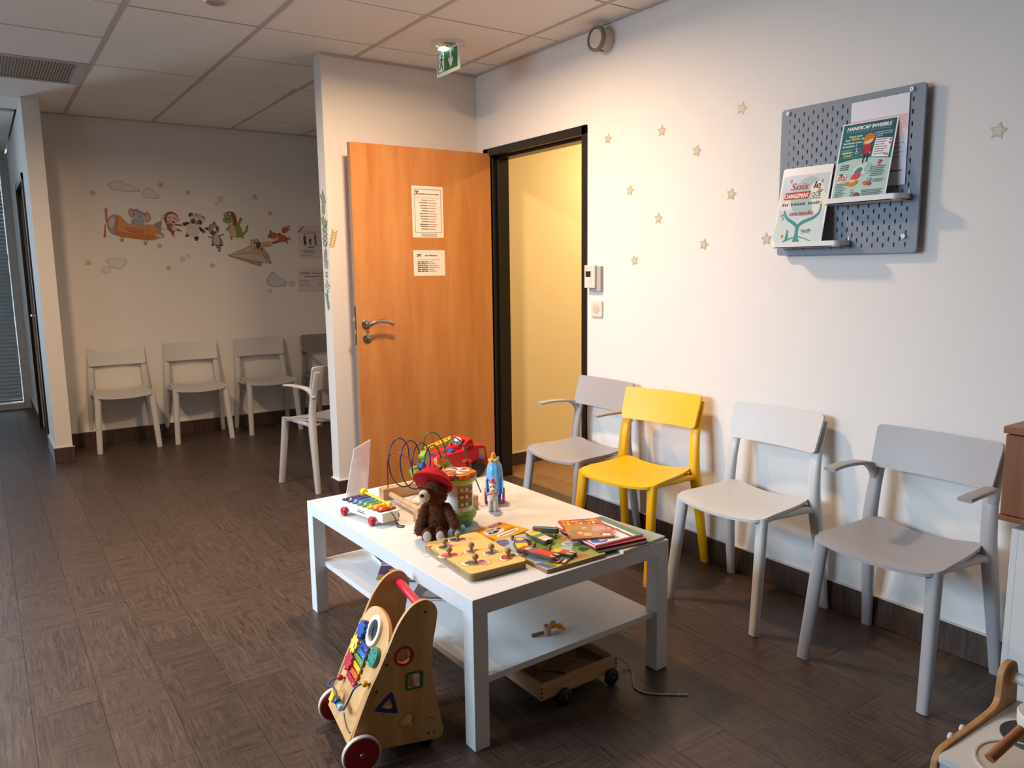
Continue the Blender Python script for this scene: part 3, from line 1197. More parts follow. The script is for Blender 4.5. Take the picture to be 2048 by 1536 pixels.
el((.006, .012, .052), (.047, .042, .054))
el((.006, .010, .092), (.036, .034, .034))
el((-.002, .0, .150), (.045, .044, .043), 0, -4)
el((-.023, -.040, .156), (.0235, .0225, .0225))
for k in range(6):                                  # arms
    t = k/5
    el((-.034-.021*t+.004*t*t, -.006-.018*t, .098-.070*t), (.0145+.004*t, .0145+.004*t, .018))
    el((.042+.027*t, -.004-.020*t, .100-.050*t), (.0145+.0045*t, .0145+.0045*t, .018))
for sx in (-.018, .021):                            # legs point at the viewer
    for k in range(4):
        t = k/3
        el((sx*(1+.1*t), -.02-.034*t, .022), (.019+.001*t, .018, .020+.002*t))
bm = MB()
for c, r, Q in EL:
    bm.M = Matrix.Translation(c) @ Q.to_4x4()
    bm.ball((0, 0, 0), r, 20, 12)
bo = bm.build('body', FUR, bear, smooth=180)
md = bo.modifiers.new('weld', 'REMESH')
md.mode = 'VOXEL'
md.voxel_size = .0032
md.use_smooth_shade = True
md = bo.modifiers.new('soft', 'SMOOTH')
md.iterations = 5
# short pile
tf = MB()
rr = random.Random(5)
tot = sum(r[0]*r[2] for c, r, Q in EL)
for c, r, Q in EL:
    for _ in range(int(7500*r[0]*r[2]/tot)):
        d = Vector((rr.gauss(0, 1), rr.gauss(0, 1), rr.gauss(0, 1))).normalized()
        p = c+Q @ Vector((d.x*r[0], d.y*r[1], d.z*r[2]))
        if any(((Q2.transposed() @ (p-c2)).x/r2[0])**2+((Q2.transposed() @ (p-c2)).y/r2[1])**2+((Q2.transposed() @ (p-c2)).z/r2[2])**2 < .92 for c2, r2, Q2 in EL if c2 is not c):
            continue
        if p.z < .003:
            continue
        n = (Q @ Vector((d.x/r[0], d.y/r[1], d.z/r[2]))).normalized()
        s1 = n.orthogonal().normalized()*.0011
        tip = p+n*.0042+Vector((rr.uniform(-.0025, .0025), rr.uniform(-.0025, .0025), -.002))
        p = p-n*.001
        tf.add([p-s1, p+s1, tip], [(0, 1, 2)])
fu = tf.build('fur', plastic('#6a3f28', .9, spec=.1, noise=.35, nscale=300), bear)
fu['kind'] = 'stuff'
m = MB()
m.M = Matrix.Translation((-.0285, -.0550, .156)) @ Matrix.Rotation(R(-27), 4, 'Z')
m.ball((0, 0, 0), (.0200, .0155, .0215), 18, 12)
m.build('muzzle', plastic('#c6ab8c', .9, noise=.1, nscale=200, bump=.5), bear, smooth=60)
m = MB().ball((-.0350, -.0700, .162), (.0068, .0055, .0062), 12, 8)
m.build('nose', plastic('#17120f', .25), bear, smooth=60)
for p in ((-.0480, -.0350, .179), (.0000, -.0500, .180)):
    MB().ball(p, .0040, 10, 8).build('eye', plastic('#0f0b08', .15), bear, smooth=60)
for sx in (-.0200, .0228):
    m = MB()
    m.M = Matrix.Translation((sx, -.0722, .0235))
    m.ball((0, 0, 0), (.0140, .0040, .0185), 18, 10)
    m.build('foot_pad', plastic('#d3bba8', .9, noise=.1, nscale=200, bump=.4), bear, smooth=60)
hat = MB()
hat.M = Matrix.Translation((-.004, .024, .188)) @ Matrix.Rotation(R(20), 4, 'Y') @ Matrix.Rotation(R(-40), 4, 'X')
hat.lathe([(.070, -.012), (.071, -.009), (.063, .001), (.055, .005), (.051, .018), (.040, .027), (.022, .031), (.0001, .032)], 36)
hat.lathe([(.069, -.0115), (.061, -.002), (.054, .002), (.050, .014)], 36)
hat.build('hat', plastic('#b3121f', .85, spec=.2, noise=.10, nscale=120, bump=.3), bear, smooth=60)

# ---- activity drum
db = tp(.318, .572)
dr = thing('activity_drum', 'white musical activity drum with an orange star top behind the bear', 'toy', (db.x, db.y, .45), VX)
MB().lathe([(.044, 0), (.052, .004), (.056, .02), (.055, .03)], 36).build('base', plastic('#3f9c9b', .3), dr, smooth=40)
MB().lathe([(.055, .024), (.064, .030), (.067, .040), (.064, .050), (.054, .056)], 36).build('lower_ring', plastic('#8db43a', .35), dr, smooth=50)
MB().lathe([(.053, .05), (.055, .06), (.055, .155), (.053, .162)], 40).build('body', plastic('#ece6d6', .35), dr, smooth=40)
MB().lathe([(.054, .156), (.066, .162), (.069, .170), (.066, .175), (.05, .176)], 40).build('upper_ring', plastic('#b4c64a', .35), dr, smooth=50)
top = MB()
op = [(.064*(1+.085*math.cos(6*a+.3))*math.cos(a), .064*(1+.085*math.cos(6*a+.3))*math.sin(a)) for a in [2*PI*i/72 for i in range(72)]]
top.prism(op, .174, .193, 'z')
top.build('star_top', plastic('#e8721b', .4), dr, bevel=.005, seg=3, smooth=40)
A = Art(1, 1, z=.1935)
A.ell(0, 0, .047, .047, '#f0e2c8', 0, 36)
for i, c in enumerate(('#c93a24', '#e9dfc8', '#4f8a3c', '#e9dfc8', '#5a3f8c', '#e8721b', '#c93a24', '#e9dfc8', '#3f7f9b', '#e9dfc8')):
    a0 = 2*PI*i/10
    pts = [(0, 0)]
    for k in range(7):
        pts.append((.045*k/6*math.cos(a0+.5*k/6), .045*k/6*math.sin(a0+.5*k/6)))
    for k in range(6, 0, -1):
        pts.append((.045*k/6*math.cos(a0+.63+.5*k/6), .045*k/6*math.sin(a0+.63+.5*k/6)))
    A.poly(pts[1:], c)
A.ring(0, 0, .047, .047, .004, '#e8721b', 36)
A.mb.build('swirl_print', VCG, dr)
dome = MB()
dome.M = Matrix.Translation((-.008, -.045, .180))
dome.ball((0, 0, 0), (.036, .022, .015), 24, 12)
dome.build('bead_window', glass('toy_window', .05, (1, 1, 1, 1), .85), dr, smooth=60)
for x, c in ((-.028, '#b8323a'), (-.014, '#a82c40'), (.004, '#4a5a9a'), (.016, '#a8b03a')):
    MB().ball((x, -.047, .182), .0078, 12, 8).build('bead', plastic(c, .35), dr, smooth=60)
# side panel with three picture buttons, wrapped round the drum
for z0, z1, c in ((.126, .151, '#b98a1c'), (.0995, .1245, '#b8521a'), (.073, .098, '#7f8f2a')):
    m = MB()
    n0 = 10
    vs, fs = [], []
    for i in range(n0+1):
        a = R(-84+62*i/n0)
        for rad, z in ((.0552, z0), (.0552, z1), (.0575, z1-.001), (.0575, z0+.001)):
            vs.append((rad*math.cos(a), rad*math.sin(a), z))
    for i in range(n0):
        for k in range(4):
            fs.append((4*i+k, 4*i+4+k, 4*i+4+(k+1) % 4, 4*i+(k+1) % 4))
    fs += [(0, 1, 2, 3), tuple(4*n0+k for k in (3, 2, 1, 0))]
    m.add(vs, fs)
    bt = m.build('picture_button', plastic(c, .35), dr, smooth=30)
    for j, (aa, cc) in enumerate(((-70, '#e8dcc0'), (-52, '#d8cfe0' if z0 > .12 else '#e8dcc0'), (-32, '#2f4a44'))):
        a = R(aa)
        q = MB()
        q.M = Matrix.Rotation(a, 4, 'Z') @ Matrix.Translation((.0575, 0, (z0+z1)/2)) @ Matrix.Rotation(PI/2, 4, 'Y')
        if j < 2:
            q.lathe([(.0062, 0), (.0062, .0008), (.0001, .0012)], 14)
        else:
            q.box(-.006, .006, -.006, .006, 0, .0012)
        q.build('button_symbol', plastic(cc, .35), bt, smooth=40)

# teal roller beside the bear
ro = MB()
rp = tp(.246, .452)
ro.M = Matrix.Translation((rp.x, rp.y, .4725)) @ Matrix.Rotation(VX+R(25), 4, 'Z') @ Matrix.Rotation(PI/2, 4, 'Y')
ro.lathe([(.0001, -.018), (.016, -.018), (.0225, -.013), (.0225, .006), (.0205, .008), (.0205, .012), (.017, .018), (.0001, .018)], 28)
tag(ro.build('toy_roller', plastic('#6fa9a6', .3), None, smooth=40), 'small teal plastic roller lying against the bear leg', 'toy')

# ---- red fire engine (local x = forward)
fb = tp(.505, 1.055)
fe = thing('toy_fire_engine', 'red plastic toy fire engine with a yellow ladder at the back of the table', 'toy', (fb.x, fb.y, .45), TR+R(2))
RED = plastic('#c4101c', .35)
q = MB()
q.prism([(0, .028), (.03, .022), (.285, .024), (.288, .06), (.275, .128), (.262, .134), (.205, .142), (.185, .150), (.165, .128), (.005, .112), (-.002, .07)], 0, .115, 'y')
fbody = q.build('body', RED, fe, bevel=.006, seg=3)
q = MB()
for y0, y1 in ((.0, .012), (.103, .115)):
    q.prism([(.150, .115), (.160, .152), (.178, .166), (.205, .166), (.214, .140), (.214, .115)], y0, y1, 'y')
q.box(.178, .206, 0, .115, .150, .170)
q.build('cab_arch', RED, fe, bevel=.004)
q = MB()
q.prism([(.238, .078), (.270, .078), (.264, .118), (.238, .122)], -.0012, .03, 'y')
q.build('side_window', plastic('#c98a3c', .5), fe)
q = MB().prism([(.236, .078), (.268, .070), (.262, .082), (.246, .092), (.236, .092)], -.0022, .02, 'y')
q.build('seat', plastic('#6f7fd0', .4), fe)
for x in (.052, .225):
    for y in (-.006, .121):
        m = MB()
        m.M = Matrix.Translation((x, y, .036)) @ Matrix.Rotation(PI/2, 4, 'X')
        m.lathe([(.0001, -.011), (.026, -.011), (.034, -.008), (.036, 0), (.034, .008), (.026, .011), (.0001, .011)], 28)
        m.build('wheel', plastic('#14110f', .5), fe, smooth=40)
q = MB()
q.box(.02, .15, .03, .085, .110, .116)
q.build('bed', plastic('#2c3f8c', .4), fe)
q = MB()
q.M = Matrix.Translation((.03, .045, .142)) @ Matrix.Rotation(R(-12), 4, 'Y')
q.box(-.02, .115, .0, .008, 0, .012).box(-.02, .115, .026, .034, 0, .012)
for i in range(6):
    q.box(-.012+.022*i, -.004+.022*i, .006, .028, .003, .009)
q.build('ladder', plastic('#e9b916', .35), fe, bevel=.0015)
q = MB()
q.M = Matrix.Translation((.110, .03, .122)) @ Matrix.Rotation(PI/2, 4, 'X')
q.lathe([(.013, -.02), (.013, .02), (.006, .022), (.006, .024)], 20)
q.build('hose_reel', plastic('#2f55a8', .35), fe, smooth=40)
q = MB().ball((.155, .05, .158), (.022, .026, .018), 18, 12)
q.build('dome_light', plastic('#dfe3ea', .3), fe, smooth=60)
q = MB().ball((.135, .04, .160), (.006, .006, .006)).ball((.140, .026, .158), (.006, .006, .006))
q.build('light_spot', plastic('#2f6a8c', .3), fe, smooth=60)

# red and yellow spinner between drum and maze
sp = thing('toy_spinner', 'red and yellow toy flower spinner behind the bear hat', 'toy', tp(.415, .80), VX)
MB().lathe([(.03, 0), (.034, .006), (.034, .05), (.028, .06), (.0001, .062)], 28).build('base', plastic('#e8e2d6', .35), sp, smooth=40)
m = MB()
m.M = Matrix.Translation((-.004, -.012, .088)) @ Matrix.Rotation(R(52), 4, 'X')
m.prism([(.038*(1+.16*math.cos(5*a))*math.cos(a), .038*(1+.16*math.cos(5*a))*math.sin(a)) for a in [2*PI*i/40 for i in range(40)]], -.012, .012, 'z')
m.build('petals', plastic('#c4141f', .35), sp, bevel=.004, smooth=40)
m = MB()
m.M = Matrix.Translation((-.004, -.012, .088)) @ Matrix.Rotation(R(52), 4, 'X')
m.ball((0, 0, .012), (.017, .017, .008))
m.build('centre', plastic('#f0b51b', .35), sp, smooth=60)

# ---- blue carriage, facing the viewer (local y = away)
cb = tp(.548, .672)
ca = thing('toy_carriage', 'glossy light-blue toy carriage with a gold crown and pink wheels', 'toy', (cb.x, cb.y, .45), VX)
m = MB()
prof = []
N = 48
vs, fs = [], []
rows = [(.020, .022), (.029, .035), (.033, .06), (.0345, .09), (.033, .12), (.028, .145), (.019, .162), (.008, .170)]
for r, z in rows:
    for i in range(N):
        a = 2*PI*i/N
        rr_ = r*(1-.07*abs(math.cos(4*a))**3)
        vs.append((rr_*math.cos(a), .042+1.25*rr_*math.sin(a), z))
for j in range(len(rows)-1):
    for i in range(N):
        fs.append((j*N+i, j*N+(i+1) % N, (j+1)*N+(i+1) % N, (j+1)*N+i))
fs.append(tuple(range((len(rows)-1)*N, len(rows)*N)))
fs.append(tuple(range(N))[::-1])
m.add(vs, fs)
m.build('dome', plastic('#6fb4e0', .18), ca, smooth=50)
for s in (-1, 1):
    m = MB()
    m.M = Matrix.Translation((s*.0345, .025, .030)) @ Matrix.Rotation(PI/2, 4, 'Y')
    m.lathe([(.0001, -.005), (.024, -.005), (.030, -.003), (.030, .003), (.024, .005), (.0001, .005)], 24)
    m.build('wheel', plastic('#c4186a', .3), ca, smooth=40)
    m = MB().box(s*.031-.003, s*.031+.003, .0, .02, .03, .10)
    m.build('side_rail', plastic('#6db7ea', .2), ca, bevel=.002)
MB().box(-.024, .024, .0, .075, .012, .03).build('chassis', plastic('#3c4f9c', .35), ca, bevel=.003)
m = MB()
m.M = Matrix.Translation((-.003, .036, .164))
m.lathe([(.018, 0), (.016, .008), (.009, .011), (.010, .02)], 20)
for i in range(6):
    a = 2*PI*i/6
    m.ball((.016*math.cos(a), .016*math.sin(a), .004), (.006, .006, .006), 10, 6)
m.ball((0, 0, .024), (.0085, .007, .010), 12, 8)
m.build('crown', plastic('#e0a21e', .3), ca, smooth=50)
MB().ball((.014, .05, .172), .006).build('knob', plastic('#7fb8e0', .2), ca, smooth=60)
# white toy horse
hb = tp(.498, .612)
hs = thing('toy_horse', 'small white toy horse with a pink plume in front of the blue carriage', 'toy', (hb.x, hb.y, .45), VX)
m = MB()
for p, r in (((0, .026, .052), (.019, .034, .021)), ((0, .004, .060), (.018, .018, .022)), ((0, -.004, .078), (.013, .014, .020)), ((0, -.010, .096), (.0145, .015, .016)), ((0, -.024, .086), (.0125, .013, .011)),
             ((-.010, -.002, .022), (.0095, .0095, .026)), ((.010, -.002, .022), (.0095, .0095, .026)), ((-.010, .046, .022), (.0095, .0095, .026)), ((.010, .046, .022), (.0095, .0095, .026)),
             ((-.013, -.004, .111), (.0045, .0035, .008)), ((.013, -.004, .111), (.0045, .0035, .008)), ((-.011, -.003, .004), (.0105, .0105, .006)), ((.011, -.003, .004), (.0105, .0105, .006)), ((-.011, .047, .004), (.0105, .0105, .006)), ((.011, .047, .004), (.0105, .0105, .006))):
    m.ball(p, r, 16, 10)
ho = m.build('body', plastic('#d9d0bf', .35), hs, smooth=180)
md = ho.modifiers.new('weld', 'REMESH')
md.mode = 'VOXEL'
md.voxel_size = .0022
md.use_smooth_shade = True
md = ho.modifiers.new('soft', 'SMOOTH')
md.iterations = 4
MB().ball((0, -.004, .119), (.010, .010, .012)).build('plume', plastic('#e0708c', .4), hs, smooth=60)
m = MB()
m.M = Matrix.Translation((0, .0, .066)) @ Matrix.Rotation(R(-28), 4, 'X')
m.tube([(.0195*math.cos(2*PI*i/24), .0205*math.sin(2*PI*i/24), 0) for i in range(24)], .0042, 8, True)
m.build('collar', plastic('#a98bc0', .35), hs, smooth=60)
m = MB().tube([(.0135*math.cos(2*PI*i/20), -.014+.0145*math.sin(2*PI*i/20), .093) for i in range(20)], .0013, 6, True)
m.build('bridle', plastic('#9a8f78', .5), hs, smooth=60)
for x in (-.0075, .0075):
    MB().ball((x, -.0225, .100), .0022).build('eye', plastic('#2a2a33', .2), hs, smooth=60)

# ---- yellow board book


def art_yellow(A):
    A.rect(0, 0, 1, 1, '#eda512')
    A.poly([(.50, .80), (.93, .80), (.93, .93), (.50, .93)], '#43406f')
    A.words(.56, .87, .845, .04, '#a9a2cf', 3)
    A.blob([(.12, .48), (.3, .40), (.56, .42), (.66, .55), (.60, .72), (.42, .80), (.2, .76), (.1, .62)], '#e9e2d6')
    A.blob([(.16, .5), (.34, .45), (.5, .52), (.42, .60), (.2, .6)], '#2a2630')
    A.blob([(.2, .66), (.36, .62), (.5, .68), (.4, .76), (.24, .74)], '#9aa39a')
    A.ell(.58, .62, .07, .06, '#7a3040')
    A.ell(.3, .57, .05, .04, '#c9b7d8')
    A.text('mini', .58, .36, .12, '#d9482a', w=.30, bold=.006)
    A.blob([(.15, .20), (.4, .12), (.8, .18), (.88, .28), (.6, .33), (.25, .32)], '#f1e9da')
    A.text('animaux', .2, .19, .09, '#2a2630', w=.58, bold=.006)
    A.line([(.46, .73), (.95, .73)], .012, '#8a5a10')


flat_book('board_book', 'square yellow board book with a purple title box, beside the pegged puzzle', 'book', [(.321, .320), (.464, .351), (.442, .478), (.302, .452)], .45, .008, '#eda512', art_yellow, '#d8b98a')

# ---- thick wooden peg puzzle and its seven pieces
PL = wood('birch_ply', '#b89468', '#d8b98c', 'x', .9, .5, .3, .04)
pz = tp(.066, .105)
PA = TR+R(-4.0)
p1_ = thing('peg_puzzle_board', 'thick yellow wooden peg puzzle board with cut-out animals', 'puzzle', (pz.x, pz.y, .45), PA)
out = rrect(0, .195, 0, .312, .014)
for i in range(4):
    MB().prism(out, .0058*i, .0058*i+.0052, 'z').build('ply_layer', wood('ply_a', '#b58f63', '#d5b487', 'x', .9, .55, .3, .04) if i % 2 else wood('ply_b', '#8f6f4e', '#ac8b66', 'x', .9, .55, .3, .04), p1_)
MB().prism(out, .0052, .0232, 'z').build('core', PL, p1_)
MB().prism(out, .0232, .0246, 'z').build('green_edge', plastic('#a7a02c', .45), p1_)
YEL = plastic('#f3c06c', .42, noise=.06, nscale=25)
MB().prism(rrect(.0012, .1938, .0012, .3108, .013), .0246, .0252, 'z').build('printed_face', YEL, p1_)


def brd(u, v, base=(.066, .105), a=R(-4.0)):
    return rot2((u-base[0], v-base[1]), -a)


anim = [('green and pink crocodile', (.125, .345), .052, '#356b34', '#d98aa0', 20),
        ('blue and red boat', (.190, .372), .050, '#35507a', '#c94a33', -15),
        ('beige dog', (.170, .262), .046, '#8a7448', '#d8a0a8', 30),
        ('pink pig', (.095, .272), .050, '#d94f86', '#c9352f', -10),
        ('grey cat', (.2115, .212), .046, '#5f5a52', '#a89a86', 10),
        ('red and black hen', (.230, .150), .052, '#c9451f', '#2a2722', 25),
        ('green and pink tortoise', (.125, .172), .062, '#2f6a35', '#e0668e', -20)]
pa = Art(1, 1, z=.0252)
shp = [(1, .1), (.7, .55), (.25, .45), (-.1, .7), (-.6, .6), (-1, .15), (-.85, -.4), (-.3, -.6), (.2, -.45), (.6, -.7), (.95, -.4)]
for i, (nm, (u, v), sz, ca_, cb_, an) in enumerate(anim):
    x, y = brd(u, v)
    r = sz*.74
    q = [(x+rot2((a*r, b*r*.8), R(an))[0], y+rot2((a*r, b*r*.8), R(an))[1]) for a, b in shp]
    pa.blob(q, '#f0dcb8')
    pa.outline(q, .0012, '#7a4a20')
    t = thing('puzzle_piece', nm+' peg piece with a wooden knob in the yellow puzzle board', 'puzzle piece', (0, 0, 0), 0, 'pieces of the peg puzzle')
    t.matrix_world = Matrix.Translation((pz.x, pz.y, .45)) @ Matrix.Rotation(PA, 4, 'Z') @ Matrix.Translation((x, y, .0256)) @ Matrix.Rotation(R(an), 4, 'Z')
    m = MB()
    k = r*.8
    m.prism(smooth_closed([(a*k, b*k*.8) for a, b in shp], 4), 0, .0016, 'z', '#e9d3b4')
    B = Art(k, k, z=.0017)
    B.blob([(a*.9-.0, b*.75) for a, b in shp], cb_)
    B.blob([(-.85, -.1), (-.5, .35), (.05, .25), (.2, -.2), (-.2, -.4), (-.6, -.35)], ca_)
    B.ell(.55, .15, .2, .16, ca_)
    B.ell(.62, .2, .06, .06, '#1c1814')
    B.line([(-.5, -.35), (-.55, -.5)], .1, '#2a2420')
    B.line([(.3, -.3), (.4, -.45)], .1, '#2a2420')
    m.merge(B.mb)
    m.build('animal_plate', VC, t)
    m = MB()
    m.lathe([(.0048, .0016), (.0044, .010), (.0085, .013), (.0108, .018), (.0092, .024), (.004, .028), (.0001, .0285)], 16)
    m.build('knob', wood('knob_wood', '#8a6a44', '#a98456', 'z', 3, .4), t, smooth=50)
x, y = brd(.08, .375)
for j in range(5):
    pa.ell(x+.008*math.cos(1.3*j), y+.006*math.sin(1.3*j), .005, .003, '#c4551f', 40*j)
pa.line([(x+.004, y), (x+.018, y+.004)], .003, '#c4551f')
x, y = brd(.225, .345)
for j in range(3):
    pa.ell(x+.008*j, y+.004*(j % 2), .0016, .0016, '#c98a2c')
pa.mb.build('outline_print', VC, p1_)

# ---- second puzzle: garden scene with loose child-shaped pieces
qz = tp(.277, .019)
QA = TR+R(-2)
p2_ = thing('scene_puzzle_board', 'thin wooden puzzle board printed with a green garden and rainbow', 'puzzle', (qz.x, qz.y, .45), QA)
MB().prism(rrect(0, .231, 0, .302, .006), 0, .0125, 'z').build('board', wood('ply_dark', '#8a6440', '#a87c50', 'x', .8, .5), p2_, bevel=.001, seg=1)
A = Art(.231, .302, z=.0127)
A.rect(.006, .004, .994, .996, '#d8b26a')
A.rect(.015, .012, .985, .988, '#a9b7bf')
A.blob([(.1, .62), (.2, .82), (.42, .86), (.62, .80), (.9, .84), (.93, .6), (.7, .42), (.4, .45), (.15, .48)], '#8aa03a')
A.blob([(.25, .55), (.5, .74), (.75, .66), (.62, .5), (.4, .48)], '#6c8a34')
A.poly([(.015, .02), (.985, .012), (.985, .22), (.75, .30), (.45, .16), (.22, .1), (.1, .05)], '#8f9d3e')
A.blob([(.55, .05), (.75, .04), (.78, .11), (.62, .14)], '#b96a35')
A.blob([(.72, .30), (.95, .42), (.97, .22), (.8, .2)], '#6f8f3e')
for i, c in enumerate(('#6a4f8c', '#4a62a8', '#5f9a4a', '#ecc23a', '#e88a2a', '#d9482a')):
    A.line([(.02+.035*i, .20-.01*i), (.07+.05*i, .02)], .04, c)
A.blob([(.03, .8), (.16, .84), (.2, .95), (.05, .97)], '#5d5488')
for i in range(8):
    A.ell(.05+.05*(i % 3), .83+.05*(i//3), .008, .006, '#d8cfe8')
A.ell(.8, .45, .09, .06, '#c9cfc8')
A.ell(.8, .45, .05, .035, '#7f9a7a')
A.blob([(.84, .60), (.97, .58), (.97, .63), (.88, .65)], '#d9743a')
A.blob([(.78, .18), (.92, .20), (.9, .27), (.8, .27)], '#24301f')       # empty cut-out
A.blob([(.28, .72), (.42, .86), (.46, .76), (.36, .66)], '#1d1b14')
A.blob([(.06, .44), (.2, .47), (.17, .53), (.08, .5)], '#c9552a')
A.mb.build('garden_print', VC, p2_)


def kid(label, u, v, ang, z, tilt, parts, outline, th=.009, knob=None, sc=1.0):
    t = thing('puzzle_piece', label, 'puzzle piece', (0, 0, 0), 0, 'loose pieces of the garden puzzle')
    p = tp(u, v, .4632+z)
    t.matrix_world = Matrix.Translation(p) @ Matrix.Rotation(TR+R(ang), 4, 'Z') @ Matrix.Rotation(R(tilt), 4, 'Y')
    m = MB()
    m.prism(smooth_closed([(a*sc, b*sc) for a, b in outline], 3), 0, th, 'z', '#5f4a36')
    B = Art(sc, sc, z=th+.0001)
    for kind, pts, c in parts:
        if kind == 'e':
            B.ell(*pts[:4], c)
        else:
            B.poly(pts, c)
    m.merge(B.mb)
    m.build('wooden_figure', VC, t)
    if knob:
        k = MB()
        k.M = Matrix.Translation((knob[0]*sc, knob[1]*sc, th))
        k.lathe([(.0035, 0), (.0032, .006), (.0055, .009), (.0055, .013), (.003, .0155), (.0001, .016)], 14)
        k.build('knob', wood('knob_dark', '#6a5038', '#8a6a48', 'z', 3, .4), t, smooth=50)
    return t


KID = [(0, .052), (.012, .05), (.016, .038), (.013, .026), (.020, .008), (.018, -.016), (.017, -.046), (.004, -.05), (0, -.03), (-.006, -.05), (-.017, -.046), (-.018, -.016), (-.020, .008), (-.013, .026), (-.016, .038), (-.012, .05)]
kid('red-hooded child piece in a red dress lying across the garden puzzle', .322, .112, 16, .010, 2,
    [('e', (0, .038, .0145, .013, 0), '#d8371f'), ('e', (0, .032, .009, .008, 0), '#eab98c'), ('e', (.0, .012, .018, .016, 0), '#6a5f9a'), ('p', [(-.011, .018), (.011, .018), (.014, -.036), (-.014, -.036)], '#d9331c'), ('p', [(-.013, -.036), (-.004, -.036), (-.005, -.048), (-.013, -.046)], '#e2ab7c'), ('p', [(.004, -.036), (.013, -.036), (.013, -.046), (.005, -.048)], '#e2ab7c')], KID, sc=1.32)
kid('child piece in yellow hat, dotted shirt and yellow trousers on the garden puzzle', .333, .220, -30, .003, 0,
    [('e', (0, .036, .013, .012, 0), '#efc018'), ('p', [(-.018, .024), (.018, .024), (.018, .002), (-.018, .002)], '#43345c'), ('p', [(-.017, .002), (.017, .002), (.017, -.030), (-.017, -.030)], '#eec21a')] +
    [('e', (-.013+.0052*(i % 6), .006+.006*(i//6), .0013, .0013, 0), '#d9d2e4') for i in range(18)] + [('p', [(-.015, -.03), (-.003, -.03), (-.003, -.046), (-.015, -.044)], '#d8a878'), ('p', [(.003, -.03), (.015, -.03), (.015, -.044), (.003, -.046)], '#d8a878')], KID, sc=1.12)
kid('child piece with yellow top and green skirt tipped up at the puzzle back', .419, .237, -2, .006, -3,
    [('p', [(-.014, .05), (.014, .05), (.018, .012), (-.018, .012)], '#e9c08a'), ('p', [(-.010, .036), (.010, .036), (.014, .008), (-.014, .008)], '#ecc227'), ('e', (-.004, .030, .002, .002, 0), '#5a4a20'), ('e', (.004, .03, .002, .002, 0), '#5a4a20'), ('p', [(-.017, .008), (.017, .008), (.016, -.012), (-.016, -.012)], '#4f8a68'), ('p', [(-.014, -.012), (.014, -.012), (.014, -.034), (-.014, -.034)], '#e8bf94'), ('p', [(-.014, -.034), (.014, -.034), (.014, -.046), (-.014, -.046)], '#cfd2d6')], KID, sc=1.15)
kid('upturned teal-edged puzzle piece at the back of the garden puzzle', .463, .256, 40, .010, 5,
    [('p', [(-.016, .045), (.016, .045), (.017, -.045), (-.017, -.045)], '#1f7f8a')] + [('p', [(-.016, .01-.012*i), (.016, .01-.012*i), (.016, .006-.012*i), (-.016, .006-.012*i)], '#155a64') for i in range(4)],
    [(-.016, .045), (.016, .045), (.017, -.045), (-.017, -.045)], .016, sc=.8)
kid('running child piece in yellow shirt and red shorts beside the red-hooded one', .386, .092, 25, .003, 3,
    [('p', [(-.018, .024), (.018, .024), (.016, -.004), (-.014, -.004)], '#ecbc1c'), ('e', (-.002, .038, .012, .012, 0), '#6a4a2c'), ('p', [(-.014, -.004), (.016, -.004), (.016, -.028), (-.015, -.028)], '#d1391f'), ('p', [(-.015, -.028), (-.004, -.028), (-.006, -.047), (-.015, -.045)], '#e8b98e'), ('p', [(.004, -.028), (.015, -.028), (.014, -.045), (.005, -.047)], '#e8b98e')], KID, sc=1.05, knob=(-.004, .03))
kid('lying child piece in a green skirt at the near edge of the garden puzzle', .374, .052, -60, .0, 0,
    [('p', [(-.016, .02), (.016, .02), (.017, -.012), (-.017, -.012)], '#3f8a5c'), ('e', (0, .036, .011, .011, 0), '#2a241c'), ('p', [(-.015, -.012), (-.005, -.012), (-.006, -.046), (-.015, -.044)], '#f0d8b8'), ('p', [(.005, -.012), (.015, -.012), (.014, -.044), (.006, -.046)], '#f0d8b8')], KID, .004, sc=.85)
for k, (u, v) in enumerate(((.352, .296), (.363, .188), (.466, .213))):
    pass
kn = MB()
for (u, v) in ((.350, .290), (.366, .192), (.468, .213)):
    x, y = rot2((u-.277, v-.019), -R(-2))
    m = MB()
    m.M = Matrix.Translation((x, y, .0125))
    m.lathe([(.004, 0), (.0038, .006), (.0062, .009), (.0062, .013), (.003, .0165), (.0001, .017)], 14)
    m.build('knob', wood('knob_dark', '#6a5038', '#8a6a48', 'z', 3, .4), p2_, smooth=50)


# ---- stack of children's books at the near right corner
def art_pastel(A):
    A.rect(0, 0, 1, 1, '#a9b4a0')
    A.poly([(0, 0), (.55, 0), (.25, .5), (0, .62)], '#d8b48c')
    A.poly([(.55, 0), (1, 0), (1, .45), (.7, .7), (.35, .38)], '#8fa398')
    A.poly([(.3, .55), (.7, .7), (1, .5), (1, 1), (.2, 1)], '#b59c96')
    A.poly([(.62, .2), (.8, .3), (.7, .42)], '#e0c05a')


